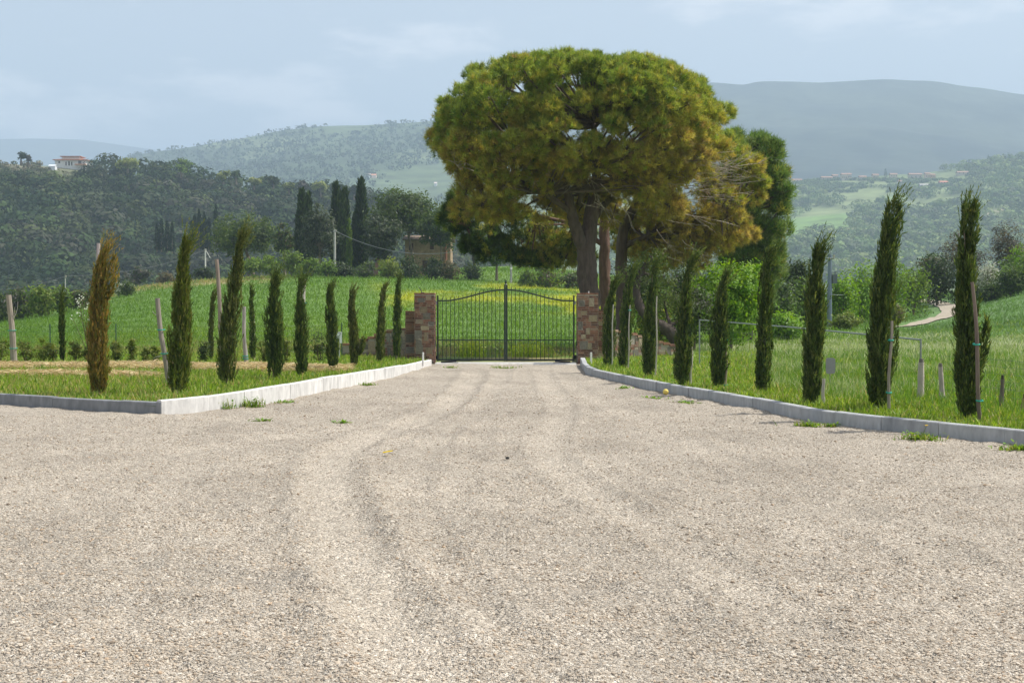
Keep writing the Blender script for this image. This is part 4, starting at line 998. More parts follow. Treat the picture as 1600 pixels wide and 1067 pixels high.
pine('huge umbrella pine with golden olive crown and forked trunk behind the gate pillar', d,
     [[(921, 545, 19, 0), (921, 480, 16, 0), (918, 430, 15, 0), (915, 392, 14.5, 0), (922, 350, 12, .2), (930, 300, 9, .5), (935, 250, 6, .8)],
      [(916, 400, 10, 0), (904, 372, 10, -.2), (893, 340, 8.5, -.4), (886, 300, 6, -.6), (870, 255, 4, -.8)],
      [(922, 350, 6, .2), (948, 315, 5.5, 1.0), (985, 280, 4.5, 1.5), (1030, 255, 3, 1.8)],
      [(935, 252, 5, .8), (931, 195, 3.4, .6), (908, 150, 2.2, .2), (900, 120, 1, 0)], [(870, 256, 4, -.8), (858, 205, 3, -.6), (835, 160, 1.6, -.5)], [(1028, 256, 3, 1.8), (1012, 205, 2.4, 1.2), (1000, 160, 1.2, .8)], [(850, 306, 3.6, -1.2), (812, 230, 2.6, -1.4), (780, 180, 1.4, -1.2)], [(905, 320, 5, -.3), (915, 265, 4, -1.8), (920, 205, 2.2, -2.6)],
      [(893, 335, 5, -.4), (850, 305, 4.5, -1.2), (800, 285, 3.5, -1.5), (745, 262, 2.4, -1), (700, 235, 1.5, -.3)]],
     [(931, 195, .6), (908, 150, .2), (858, 205, -.6), (835, 160, -.5), (1012, 205, 1.2), (1000, 160, .8), (812, 230, -1.4), (780, 180, -1.2), (915, 265, -1.8), (920, 205, -2.6), (935, 250, .8), (870, 255, -.8), (1030, 255, 1.8), (985, 280, 1.5), (800, 285, -1.5), (850, 305, -1.2), (886, 300, -.6), (930, 300, .5), (745, 262, -1), (700, 236, -.3)],
     LB, gold_a, 66, 27, .20, .018, bare_zone=[(960, 1060, 230, 300, 26, 1.3, .05), (720, 760, 190, 280, 12, -.7, .3), (900, 1000, 260, 330, 20, .6, -.5), (800, 900, 250, 310, 16, -.5, -.2)])
LC = [(1010, 300, 30, 0), (1050, 315, 32, -1), (1090, 290, 34, -1), (1125, 262, 32, 0), (1150, 245, 28, .5), (1160, 285, 30, -.5), (1172, 310, 20, -.6), (1182, 290, 14, -.8), (1120, 318, 32, -1.5), (1085, 340, 30, -1.5), (1140, 345, 24, -1.2), (1142, 372, 18, -1.4), (1118, 384, 18, -1.5), (1060, 365, 30, -1.5), (1030, 350, 28, -.5), (1000, 345, 26, 1), (1060, 400, 22, -1.2), (1085, 412, 18, -1.4), (1040, 410, 20, -.6), (1095, 385, 18, -1), (1140, 220, 26, 1), (1110, 230, 28, .5), (1165, 258, 22, 1), (975, 330, 26, 1.2), (1015, 385, 22, .2), (1180, 262, 14, 0)]
LC += [(r_.uniform(980, 1172), r_.uniform(226, 395), r_.uniform(16, 26), r_.uniform(-1.6, 1.6)) for _ in range(60)]
LC = [q_ for q_ in LC if not (q_[0] > 1120 and q_[1] > 350 and q_[2] > 20)]
def gold_c(c, s):
    row = 481 - (c[:, 2] - 1.6) / s
    return .52 + .35 * sstep(280, 370, row) - .22 * sstep(270, 220, row) + .3 * (fbm(c[:, 0] * .6, c[:, 2] * .6, 3) - .5)
pine('pine with drooping golden brown boughs and dark trunk beside the huge one', 55.0,
     [[(972, 540, 12, 0), (972, 470, 10, 0), (970, 400, 9, 0), (975, 350, 8, 0), (1000, 310, 6, 0), (1060, 280, 4, -.5)], [(973, 385, 5, 0), (1010, 370, 4, -.5), (1060, 345, 3, -1), (1120, 330, 1.8, -1.2)]],
     [(1000, 310, 0), (1060, 280, -.5), (1060, 345, -1), (1010, 370, -.5), (1120, 330, -1.2)], LC, gold_c, 72, 26, .21, .019, bare_zone=[(1040, 1110, 270, 330, 30, 1.5, .1), (1090, 1150, 250, 300, 16, 1.0, .35), (1010, 1070, 330, 400, 24, .7, -.5), (980, 1040, 310, 350, 10, 1.9, -.35)])
LD = [(760, 398, 18, 0), (735, 385, 16, 0), (820, 402, 20, .5), (860, 408, 18, .6), (885, 402, 20, 1), (700, 345, 16, 0), (905, 370, 28, 1), (930, 345, 30, 1.2), (960, 370, 28, 1.2), (985, 350, 30, 1.5), (915, 400, 20, 1.5), (1000, 390, 26, 1.6), (1025, 370, 28, 1.8), (1040, 400, 22, 1.8), (860, 375, 26, .4), (820, 350, 28, -.4), (780, 385, 22, -.3), (740, 330, 24, -.2), (722, 312, 22, 0), (705, 328, 14, .4), (745, 345, 28, 0), (725, 358, 18, .5), (765, 372, 26, -.5), (790, 355, 30, 0), (815, 380, 26, .5), (800, 398, 16, 0), (840, 365, 30, 1), (850, 395, 24, .5), (880, 380, 24, 1), (770, 330, 28, 1), (870, 350, 30, 1.5), (830, 405, 14, 0)]
pine('dark green pine hanging low behind the huge umbrella pine', 60.0, [[(947, 540, 11, 0), (946, 470, 9, 0), (944, 400, 8.5, 0), (944, 340, 7, 0), (946, 290, 5, 0)], [(944, 385, 4, 0), (900, 350, 3.4, 0), (840, 338, 2.6, 0), (770, 342, 1.6, 0), (725, 350, .9, 0)]],
     [(900, 350, 0), (840, 338, 0), (770, 342, 0), (725, 350, 0), (944, 340, 0)], LD, lambda c, s: .06 + .35 * sstep(790, 870, 800 + c[:, 0] / s), 95, 22, .28, .026, greens=ND, barkcol=(.15, .09, .07))
# feathery dark pine standing behind on the open side
d = 62.0
LE = []
for row in np.linspace(225, 470, 26):
    hw = np.interp(row, [215, 240, 270, 300, 380, 430, 480], [18, 38, 46, 47, 42, 34, 26]); cx = np.interp(row, [215, 260, 400, 480], [1165, 1180, 1178, 1170])
    for k in range(7): LE.append((cx + rng.uniform(-1, 1) * hw, row + rng.uniform(-8, 8), rng.uniform(11, 18), rng.uniform(-1, 1) * hw * d / F))
pine('tall dense dark green conifer rising behind the golden boughs', d, [[(1168, 530, 9, 0), (1170, 440, 8, 0), (1172, 330, 6, 0), (1170, 250, 2.5, 0)]], [(1170, 440, 0), (1171, 380, 0), (1172, 320, 0), (1170, 260, 0)], LE, lambda c, s: .05 + 0 * c[:, 0], 34, 16, .34, .028, greens=[(.075, .14, .035), (.10, .175, .04), (.14, .205, .055), (.17, .23, .065)], name='conifer_tree')

# ------------------------------------------------------------------ generic trees
def tree(label, px, d, top, bot, l, r, pal, leaf, nc=70, per=40, trunk=None, cat='tree', name='round_tree', group=None, shape='round', base=None, mat='leaf', lean=0, nl=9, cr=.22, barkcol=BARK, flat=.7, up=.3):
    s = d / F; x0 = pxx(px, d); g0 = gz(x0, d) if base is None else pz(base, d)
    o = np.array([x0, d, g0]); t_ = thing(name, o, label, cat, group)
    cx = pxx((l + r) / 2, d); hw = (r - l) / 2 * s; zt_, zb_ = pz(top, d), pz(bot, d); hh = (zt_ - zb_) / 2; cz = (zt_ + zb_) / 2
    lobes = []
    for _ in range(nl):
        v = unit(rng.normal(0, 1, 3)); k = rng.uniform(.35, .62)
        if shape == 'umbrella': v[2] = abs(v[2]) * .8 - .15
        q = rng.uniform(.36, .55)
        lobes.append((cx + v[0] * hw * k, d + v[1] * hw * k, cz + v[2] * hh * k, hw * q, hw * q, hh * q))
    lobes.append((cx, d, cz, hw * .72, hw * .72, hh * .78))
    if shape == 'umbrella': lobes.append((cx, d, cz + hh * .25, hw * .97, hw * .97, hh * .72))
    g = MB(); tw = (trunk or 3) * s / 2; top_ = np.array([cx, d, cz - hh * .1])
    b = bez(o + [0, 0, -.3], o + [lean, 0, (top_[2] - g0) * .35], top_ + [-lean, 0, -(top_[2] - g0) * .35], top_, 9)
    g.tube(b, np.linspace(tw * 1.15, tw * .6, 9), 9, barkcol, .06)
    for lb in lobes[:6]: g.tube(bez(b[5], b[6], b[6] * .4 + np.array(lb[:3]) * .6, np.array(lb[:3]), 6), np.linspace(tw * .55, tw * .15, 6), 6, barkcol)
    g.build('trunk', M['bark'], t_, smooth=True)
    g = MB(); crown_leaves(g, lobes, nc, per, (hw + hh) * .5 * cr, leaf, pal, up=up, flat=flat); g.build('crown', M[mat], t_)
    return t_
def cypress(label, px, d, top, bot, w, pal=[(.022, .042, .016), (.032, .055, .02), (.045, .07, .026)], n=1500, group=None, base=None, name='cypress_tree'):
    s = d / F; x0 = pxx(px, d); g0 = gz(x0, d) if base is None else base
    o = np.array([x0, d, g0]); t_ = thing(name, o, label, 'cypress', group); zt_, zb_ = pz(top, d), pz(bot, d)
    MB().tube([o + [0, 0, -.3], [x0, d, zb_ + (zt_ - zb_) * .6]], [w * s * .12, w * s * .05], 7, BARK).build('trunk', M['bark'], t_)
    t = rng.beta(1, 1.25, n); th = rng.uniform(0, 6.28, n); pr = np.interp(t, [0, .08, .35, .7, .92, 1], [.65, .9, 1, .68, .3, .03]) * w * s / 2
    pr = pr * (1 + .6 * (vnoise(np.cos(th) * 1.4 + px, np.sin(th) * 1.4, t * 14) - .5)); u = np.sqrt(rng.uniform(.25, 1, n)); ot = np.stack([np.cos(th), np.sin(th), 0 * th], 1)
    c = np.array([x0, d, zb_]) + ot * (pr * u)[:, None] + np.stack([0 * t, 0 * t, t * (zt_ - zb_)], 1); ax = unit(np.array([0, 0, 1]) + ot * .25 + rng.normal(0, .2, (n, 3)))
    L = (zt_ - zb_) * rng.uniform(.05, .10, n); g = MB(); leafset(g, c, ax, unit(np.cross(ax, rng.normal(0, 1, (n, 3)))), L, L * .3, jcol(pal, rng.integers(0, len(pal), n), .25)); g.build('crown', M['needle'], t_)
    return t_
MID = [(.05, .085, .022), (.07, .11, .028), (.09, .13, .035)]; OAK = [(.06, .08, .04), (.085, .105, .055), (.11, .13, .075), (.045, .065, .032)]
LIGHT = [(.12, .20, .03), (.165, .25, .04), (.09, .15, .027)]; BRI = [(.15, .29, .024), (.20, .35, .032), (.10, .20, .02), (.24, .38, .055)]
DK = [(.025, .045, .018), (.04, .06, .022), (.055, .08, .03)]; GREY = [(.10, .10, .075), (.075, .08, .06), (.13, .12, .09)]; YEL = [(.16, .21, .04), (.20, .24, .05), (.12, .17, .03)]
BRN = [(.12, .10, .05), (.09, .085, .04), (.15, .13, .06)]
GT = 'trees around the stone farmhouse'
tree('broad rounded pine left of the cypresses on the field rim', 396, 195, 330, 412, 329, 436, MID, .42, 150, 50, 6, 'pine', 'pine_tree', GT, 'umbrella', mat='needle')
tree('smaller pine with brownish lower boughs beside the broad rounded pine', 445, 200, 349, 410, 424, 464, MID + BRN[:1], .4, 80, 40, 4, 'pine', 'pine_tree', GT, 'umbrella', mat='needle')
GC_ = 'tall dark cypresses by the farmhouse'
cypress('tall dark cypress beside the smaller pine, first of the farmhouse cypresses', 472, 190, 299, 418, 20, group=GC_, n=2200)
cypress('slightly shorter dark cypress pressed behind the grey green oak', 482, 196, 305, 418, 17, group=GC_, n=2000)
tree('silvery grey green oak between the dark cypresses and the utility pole', 500, 186, 317, 416, 471, 531, OAK, .4, 130, 45, 6, 'oak', 'oak_tree', GT)
cypress('dark cypress just behind the grey utility pole, widest of its trio', 526, 192, 291, 420, 18, group=GC_, n=2200)
cypress('dark cypress in the middle of the trio past the utility pole', 534, 194, 303, 420, 13, group=GC_, n=1800)
cypress('thin dark cypress at the edge of the trio past the utility pole', 540, 196, 297, 420, 12, group=GC_, n=1800)
cypress('small light green ivy clad column beside the trio of cypresses', 546, 188, 345, 420, 8, LIGHT, 900, GT, name='ivy_clad_trunk')
cypress('short dark cypress between the trio and the tallest spire', 555, 193, 335, 420, 14, group=GC_, n=1500)
cypress('tallest single dark cypress spire beside the umbrella pine', 565, 191, 284, 420, 20, group=GC_, n=2400)
tree('umbrella pine with flat domed crown above the stone farmhouse', 652, 186, 293, 378, 573, 692, MID + DK[2:], .42, 230, 50, 4.5, 'pine', 'umbrella_pine_tree', GT, 'umbrella', mat='needle', lean=-.6)
tree('dark grey green oak with reddish trunk in front of the umbrella pine', 586, 180, 325, 412, 560, 638, OAK[:2] + DK[1:], .42, 150, 45, 7, 'oak', 'oak_tree', GT, barkcol=(.30, .17, .12))
tree('mid green pine hanging over the end of the stone farmhouse', 690, 181, 318, 392, 652, 726, MID, .4, 190, 45, 4, 'pine', 'pine_tree', GT, mat='needle')
tree('small dark tree with bare dark trunk past the farmhouse', 743, 176, 352, 400, 714, 762, DK + OAK[:1], .36, 80, 40, 5.5, 'tree', 'round_tree', GT, barkcol=(.08, .07, .06))
tree('green tree between the dark small tree and the white pole', 776, 172, 362, 420, 752, 800, MID + LIGHT[:1], .36, 90, 40, 4, 'tree', 'round_tree', GT)
tree('olive toned tree seen under the huge pine boughs past the white pole', 845, 168, 362, 425, 805, 905, MID + BRN[:1], .36, 130, 40, 5, 'tree', 'round_tree', GT)
def bush(label, px, d, top, bot, l, r, pal, leaf=.3, nc=40, per=36, group='bushes on the far field edge', base=None, name='bush', mat='leaf'):
    s = d / F; cx = pxx((l + r) / 2, d); zt_, zb_ = pz(top, d), pz(bot, d); o = np.array([cx, d, zb_ if base is None else base]); hw = (r - l) / 2 * s
    t_ = thing(name, o, label, 'bush', group); g = MB()
    for k in range(5):
        e = rng.uniform(0, 6.28); q = np.linspace(0, 1, 4); g.tube(o + np.stack([np.cos(e) * hw * .5 * q, np.sin(e) * hw * .4 * q, (zt_ - zb_) * .7 * q - .3 * (1 - q)], 1), np.linspace(.06, .02, 4), 5, BARK)
    g.build('stem', M['bark'], t_)
    g = MB(); h = zt_ - zb_; lobes = [(cx + rng.uniform(-.45, .45) * hw, d + rng.uniform(-.4, .4) * hw, zb_ + h * rng.uniform(.3, .6), hw * rng.uniform(.4, .6), hw * rng.uniform(.4, .6), h * rng.uniform(.32, .42)) for _ in range(6)] + [(cx, d, zb_ + h * .42, hw * .85, hw * .7, h * .5)]
    crown_leaves(g, lobes, nc, per, (hw + h) * .16, leaf, pal); g.build('crown', M[mat], t_)
    return t_
BB = [('light green bush under the broad rounded pine', 386, 400, 428, 368, 410, LIGHT), ('light green bush at the trunk of the broad rounded pine', 420, 398, 428, 402, 446, LIGHT), ('taller pale green bush under the smaller pine', 458, 391, 428, 438, 474, LIGHT + YEL[:1]), ('green bush under the first dark cypress', 485, 403, 430, 466, 506, LIGHT), ('green bush in front of the grey green oak', 508, 404, 430, 494, 530, LIGHT[:2] + MID[:1]),
      ('dark low bush at the foot of the utility pole', 536, 410, 434, 518, 556, DK), ('dull bush at the foot of the tallest cypress spire', 568, 408, 432, 553, 588, MID + GREY[:1]), ('yellow green bush at the oak with the reddish trunk', 605, 402, 434, 586, 626, YEL), ('dark round bush before the farmhouse corner', 640, 401, 437, 618, 662, DK + MID[:1]), ('dark bush before the farmhouse door', 675, 404, 437, 658, 694, DK + MID[:1]), ('brownish bush past the farmhouse end', 703, 408, 437, 688, 720, BRN + MID[:1]), ('dark green bush at the bare trunk tree', 735, 408, 438, 718, 752, DK + MID)]
for i, (lab, px, t, b, l, r, pal) in enumerate(BB): bush(lab, px, 172 + (i % 3), t, b, l, r, pal)
for lab, t, b, l, r, pal in (('broad green bush bank beside the white pole', 419, 450, 808, 848, MID + LIGHT), ('olive bush bank in the middle behind the gate', 416, 452, 838, 880, LIGHT + BRN[:1]), ('olive brown bush bank next to the huge pine trunk', 418, 452, 868, 912, MID + BRN[:1])):
    bush(lab, 0, 158, t, b, l, r, pal)
LH = 'hedge trees on the low field edge'
for lab, d_, t, b, l, r, pal in (('dark hedge tree behind the bare stake at the frame edge', 128, 448, 500, -30, 22, DK + MID), ('dull green hedge tree just past the bare stake', 126, 450, 496, 12, 56, MID + GREY[:1]), ('bright flat topped hedge tree left of the thin pole', 124, 443, 492, 38, 88, YEL + LIGHT), ('green hedge tree below the thin pole', 126, 447, 486, 78, 112, LIGHT + MID), ('brownish hedge bush between lone small cypress and orange cypress', 132, 452, 481, 104, 136, BRN + MID), ('low hedge bush hidden by the orange cypress', 136, 450, 478, 130, 160, MID + BRN[:1])):
    bush(lab, 0, d_, t, b, l, r, pal, .3, 60, 36, LH, name='hedge_bush')
bush('single round green bush alone on the slope past the orange cypress', 0, 150, 440, 464, 189, 213, MID, .24)
b_ = bush('white blossoming small bush next to the lone round bush', 0, 152, 440, 460, 178, 194, [(.5, .52, .42), (.14, .2, .06), (.10, .15, .04)], .18)
tree('grey olive tree behind the field rim below the woods', 216, 250, 414, 446, 194, 240, GREY + MID[:1], .5, 70, 36, 4, 'tree', 'olive_tree', 'trees behind the field rim')
tree('dark evergreen beside the small stayed pole behind the rim', 316, 215, 414, 455, 299, 338, DK, .45, 70, 40, 4, 'tree', 'round_tree', 'trees behind the field rim')
tree('brownish leafless thicket on the rim past the grey olive', 258, 240, 424, 446, 238, 282, BRN, .4, 60, 36, 3, 'tree', 'thicket_tree', 'trees behind the field rim')
# ---- open side
tree('bright yellow green leafy tree behind the middle cypresses and pipe fence', 1142, 49, 393, 545, 1080, 1205, BRI, .13, 330, 52, 5, 'tree', 'leafy_tree', None, cr=.2, base=552, nl=14)
tree('shadowed thicket tree behind the fourth cypress from the pillar', 1085, 47, 440, 548, 1050, 1122, MID + BRI[2:3] + GREY[:1], .10, 200, 40, 4, 'tree', 'leafy_tree', None, cr=.22, base=552)
d = 46.0; s = d / F
o = np.array([pxx(1064, d), d, .1]); t_ = thing('leaning_tree', o, 'leaning tree with dark curved bare trunk behind the low sunlit wall', 'tree')
g = MB(); T = np.array([[pxx(a, d), d + e, pz(b, d)] for a, b, e in ((1066, 548, 0), (1058, 530, 0), (1044, 516, 0), (1024, 505, -.1), (1006, 492, -.1), (996, 472, 0), (994, 450, .1), (1002, 425, .2), (1020, 400, .3))])
u = np.linspace(0, 8, 41); pp = np.stack([np.interp(u, np.arange(9), T[:, i]) for i in range(3)], 1)
for _ in range(4): pp[1:-1] = (pp[:-2] + 2 * pp[1:-1] + pp[2:]) / 4
g.tube(pp, np.interp(u, [0, 1, 3, 5, 8], np.array([15, 12, 9, 7, 3.5]) * s), 10, (.07, .055, .045), .07)
for (i0, a, b) in ((10, 1075, 488), (8, 1040, 470), (30, 985, 415), (34, 1040, 430)):
    e = np.array([pxx(a, d), d + .4, pz(b, d)]); g.tube(bez(pp[i0], pp[i0] + [0, 0, .25], e - [0, 0, .3], e, 7), np.linspace(4, 1.2, 7) * s, 7, (.07, .055, .045), .05)
g.build('trunk', M['bark'], t_, smooth=True)
g = MB(); crown_leaves(g, [(pxx(a, d), d + .3, pz(b, d), r * s, r * s, r * s * .8) for a, b, r in ((1020, 405, 26), (990, 425, 20), (1042, 440, 20), (1070, 480, 22), (1040, 470, 18), (1005, 440, 18))], 90, 40, .3, .10, [(.06, .09, .025), (.09, .13, .035), (.11, .14, .045)], lw=.35); g.build('crown', M['leaf'], t_)
SH = 'shrubs and trees along the far meadow edge'
SB = [('bright green shrub behind the seventh cypress', 66, 482, 536, 1205, 1250, BRI, .16), ('dark evergreen shrub on the rim between the two tall conifers', 95, 410, 462, 1222, 1264, DK + MID, .22), ('mid green hedge shrub below the dark rim evergreen', 88, 432, 506, 1200, 1246, MID + LIGHT[:1], .2), ('mid green hedge shrub beside the blue grey pole', 90, 425, 508, 1240, 1292, LIGHT + MID, .2), ('yellowish low shrub at the foot of the blue grey pole', 84, 488, 512, 1300, 1345, YEL, .16), ('bright green bush just past the blue grey pole', 92, 425, 508, 1292, 1336, BRI + LIGHT[:1], .2), ('bright green tall bush behind the tallest cypress sapling', 96, 405, 506, 1322, 1372, BRI + LIGHT[:1], .2), ('green bush tree just past the tallest cypress sapling', 98, 398, 500, 1362, 1420, LIGHT + BRI[:1], .2), ('green bush above the bend of the dirt track', 102, 408, 486, 1405, 1450, LIGHT + MID[:1], .2), ('low scrub bush inside the bend of the dirt track', 88, 476, 504, 1376, 1412, YEL + BRN[:1], .16),
      ('dark bush shading the top of the dirt track', 124, 398, 472, 1440, 1488, DK, .24), ('very dark bush behind the ragged topped cypress', 122, 402, 474, 1478, 1535, DK, .24), ('white flowering bush past the ragged topped cypress', 116, 408, 452, 1528, 1562, [(.50, .50, .42), (.35, .38, .28), (.12, .17, .06)], .14), ('dark green bush below the white flowering one', 114, 440, 474, 1530, 1568, DK + MID, .2), ('rounded green bush at the field top near the frame edge', 112, 408, 462, 1556, 1602, MID + LIGHT[:1], .2), ('green bush cut by the frame edge on the field top', 112, 402, 452, 1590, 1650, MID + LIGHT, .2)]
for lab, d_, t, b, l, r, pal, lf in SB: bush(lab, 0, d_, t, b, l, r, pal, lf, 80, 44, SH)
tree('greyish bare twigged tree above the dark bushes near the track', 1500, 130, 350, 440, 1464, 1545, GREY + BRN[:1], .22, 110, 40, 4, 'tree', 'bare_tree', SH, lean=.3)
tree('taller greyish bare twigged tree at the frame edge', 1578, 128, 343, 430, 1548, 1612, GREY + BRN[:1], .2, 100, 36, 4, 'tree', 'bare_tree', SH)
tree('bright green tree standing in front of the greyish ones at the edge', 1590, 122, 374, 440, 1568, 1640, BRI[:1] + LIGHT, .24, 90, 40, 4, 'tree', 'leafy_tree', SH)
tree('brown tinted tree just left of the greyish bare one', 1450, 132, 388, 450, 1432, 1476, BRN + MID, .26, 80, 40, 4, 'tree', 'leafy_tree', SH)
bush('yellow green shrub behind the low sunlit wall among the cypresses', 0, 52, 452, 540, 992, 1062, YEL + BRI[:1], .12, 110, 40, SH)
bush('dark thicket shrub between the dark pine trunks and leaning tree', 0, 70, 385, 500, 955, 1040, DK + MID, .16, 130, 40, SH)
bush('dull green thicket shrub behind the third and fourth cypresses from the pillar', 0, 72, 392, 505, 1030, 1105, MID + GREY[:1], .16, 130, 40, SH)
for px_, top_, lab in ((737, 541, 'yellow green weed clump seen through the gate near its middle post'), (826, 533, 'broad yellowish weed clump seen through the second gate half')):
    o = np.array([pxx(px_, 43.5), 43.5, gz(pxx(px_, 43.5), 43.5)]); t_ = thing('tall_weed', o, lab, 'weed', 'weeds behind the gate'); g = MB(); n = 420; w = .42 if px_ < 800 else .62
    x = o[0] + rng.normal(0, w * .5, n); y = o[1] + rng.normal(0, .25, n); z = np.full(n, o[2]); h = rng.uniform(.15, .62, n) * (1 if px_ < 800 else .9)
    blades(g, x, y, z - .03, h, rng.uniform(.012, .02, n), jcol([(.16, .25, .03), (.24, .30, .05), (.12, .18, .03)], rng.integers(0, 3, n)), .25); ax = unit(rng.normal(0, 1, (n, 3)))
    leafset(g, np.stack([x, y, z + h * rng.uniform(.4, 1, n)], 1), ax, unit(np.cross(ax, rng.normal(0, 1, (n, 3)))), .07, .04, jcol([(.18, .28, .03), (.28, .33, .05)], rng.integers(0, 2, n))); g.build('crown', M['blade'], t_)

# ------------------------------------------------------------------ farmhouse
d = 187.0; s = d / F; x0, x1 = pxx(633, d), pxx(704, d); zb_ = pz(424, d); ze = pz(376, d); zr = pz(368, d)
o = np.array([(x0 + x1) / 2, d, zb_]); t_ = thing('stone_farmhouse', o, 'old tan stone farmhouse half hidden by pines on the field rim', 'house')
WC = (.33, .235, .15)
# front wall with real openings
def wall_front(t_, x0, x1, y, z0, z1, opens, col, th=.4, mat='masonry', nm='wall'):
    xs = sorted({x0, x1, *[q for a in opens for q in a[:2]]}); zs = sorted({z0, z1, *[q for a in opens for q in a[2:4]]}); g = MB()
    for i in range(len(xs) - 1):
        for j in range(len(zs) - 1):
            cx, cz = (xs[i] + xs[i + 1]) / 2, (zs[j] + zs[j + 1]) / 2
            if any(a[0] < cx < a[1] and a[2] < cz < a[3] for a in opens): continue
            g.box(xs[i], xs[i + 1], y, y + th, zs[j], zs[j + 1], col)
    return g.build(nm, M[mat], t_)
op = [(pxx(639, d), pxx(646, d), pz(391, d), pz(380, d)), (pxx(660, d), pxx(668, d), pz(424, d), pz(407, d)), (pxx(672, d), pxx(678, d), pz(390, d), pz(381, d)), (pxx(688, d), pxx(693, d), pz(412, d), pz(402, d))]
wall_front(t_, x0, x1, d, zb_ - 2, ze, op, WC, .4, 'rubble')
g = MB(); g.box(x0, x0 + .4, d + .4, d + 7, zb_ - 2, ze, WC); g.box(x1 - .4, x1, d + .4, d + 7, zb_ - 2, ze, WC); g.box(x0 + .4, x1 - .4, d + 6.6, d + 7, zb_ - 2, ze, WC); g.build('side_wall', M['rubble'], t_)
for k, a in enumerate(op):
    nm = 'door' if k == 1 else 'window'
    g = MB().box(a[0] + .003, a[1] - .003, d + .22, d + .27, a[2] + .003, a[3] - .003, (.11, .06, .045)); w = g.build(nm, M['stake'], t_)
    if k != 1:
        f = MB(); f.box(a[0] - .06, a[1] + .06, d - .05, d - .003, a[2] - .12, a[2] - .01, (.38, .30, .22)); f.build('sill', M['masonry'], w)
g = MB().tube([[pxx(697, d), d - .12, zb_], [pxx(697, d), d - .12, ze - .1]], .16, 8, (.36, .16, .11)); g.build('brick_buttress', M['masonry'], t_)
def gable(x0, x1, y0, y1, ze, zr, ov, col, th=.18):
    g = MB(); ym = (y0 + y1) / 2
    v = [[x0 - ov, y0 - ov, ze], [x1 + ov, y0 - ov, ze], [x1 + ov, ym, zr], [x0 - ov, ym, zr], [x0 - ov, y1 + ov, ze], [x1 + ov, y1 + ov, ze]]; v = np.array(v); w = v + [0, 0, th]
    return g.add(np.vstack([v, w]), None, [[0, 3, 2, 1], [3, 4, 5, 2], [6, 7, 8, 9], [9, 8, 11, 10], [0, 1, 7, 6], [4, 10, 11, 5], [0, 6, 9, 3], [3, 9, 10, 4], [1, 2, 8, 7], [2, 5, 11, 8]], col)
gable(x0, x1, d, d + 7, ze - .02, zr, .35, (.19, .14, .10)).build('roof', M['tile'], t_)
g = MB(); v = [[x0 + .2, d + .4, ze - .02], [x0 + .2, d + 6.6, ze - .02], [x0 + .2, d + 3.5, zr - .02], [x1 - .2, d + .4, ze - .02], [x1 - .2, d + 6.6, ze - .02], [x1 - .2, d + 3.5, zr - .02]]
g.add(v, [[0, 1, 2], [3, 5, 4]], None, WC); g.build('gable_wall', M['masonry'], t_)

# ------------------------------------------------------------------ poles and cables
def pole(px, d, top, w, label, col, extra=None, base=None, name='utility_pole'):
    x0 = pxx(px, d); g0 = gz(x0, d) if base is None else pz(base, d); o = np.array([x0, d, g0]); s = d / F; zt_ = pz(top, d)
    t_ = thing(name, o, label, 'pole'); q = np.linspace(0, 1, 5); MB().tube(o + np.stack([0 * q, 0 * q, -.5 + (zt_ - g0 + .5) * q], 1), np.linspace(w * s * .58, w * s * .42, 5), 10, col).build('shaft', M['galv'] if extra == 'box' else M['concrete'], t_)
    g = MB(); g.tube([[x0 - w * s * .7, d - w * s * .5, zt_ - .25], [x0 + w * s * .9, d - w * s * .5, zt_ - .25]], .05, 6, (.35, .35, .35))
    g.tube([[x0 + w * s * .8, d - w * s * .5, zt_ - .27], [x0 + w * s * .8, d - w * s * .5, zt_ - .02]], [.05, .08], 6, (.5, .45, .4)); g.build('insulator', M['galv'], t_)
    if extra == 'box':
        zz = pz(430, d); b = MB(); b.box(x0 + .17, x0 + .45, d - .14, d + .14, pz(443, d), pz(429, d), (.12, .14, .16)); b.tube([[x0 + .1, d, zz + .1], [x0 + .35, d, zz + .18]], .035, 6, (.2, .2, .22)); b.tube([[x0 + .35, d, zz + .05], [x0 + .38, d, pz(424, d)]], [.06, .09], 7, (.25, .27, .3)); b.build('junction_box', M['paint'], t_)
    if extra == 'stay':
        MB().tube([[x0, d, zt_ - .1], [x0 + 7.5 * s, d, pz(403, d)]], .06, 6, (.6, .6, .58)).build('stay', M['concrete'], t_)
    if extra == 'band':
        b = MB(); [b.tube([[x0, d, pz(r_, d)], [x0, d, pz(r_ + 3, d)]], w * s * .62, 10, (.75, .75, .73)) for r_ in (378, 391, 405, 418)]; b.build('marker_band', M['plastic'], t_)
    return np.array([x0, d - .1, zt_ - .12])
pA = pole(523.5, 178, 359, 3.6, 'pale grey concrete utility pole in front of the cypress trio', (.52, .50, .47))
pB = pole(798.5, 165, 366, 3.2, 'slim pale pole with white bands under the huge pine boughs', (.36, .36, .35), 'band')
pC = pole(321.5, 240, 389, 2.2, 'small distant white pole with a slanting stay by the dark evergreen', (.72, .72, .70), 'stay', base=440)
pD = pole(102.5, 150, 430, 1.6, 'thin distant pole above the hedge near the lone small cypress', (.5, .48, .46))
pE = pole(1296, 88, 398, 7.0, 'blue grey steel pole with junction box among bright bushes', (.20, .24, .30), 'box')
def cable(a, b, sag, label, r=.022, col=(.30, .31, .32)):
    t = np.linspace(0, 1, 24)[:, None]; p = a * (1 - t) + b * t; p[:, 2] -= (sag * 4 * t * (1 - t))[:, 0]
    tag(MB().tube(p, r, 5, col).build('overhead_cable', M['galv']), label, 'cable', 'overhead cables')
cable(pA, pB, 2.6, 'sagging cable from the grey utility pole past the farmhouse', .03)
cable(pC, pA, 2.2, 'thin cable between the small stayed pole and the grey utility pole', .018, (.2, .21, .22))
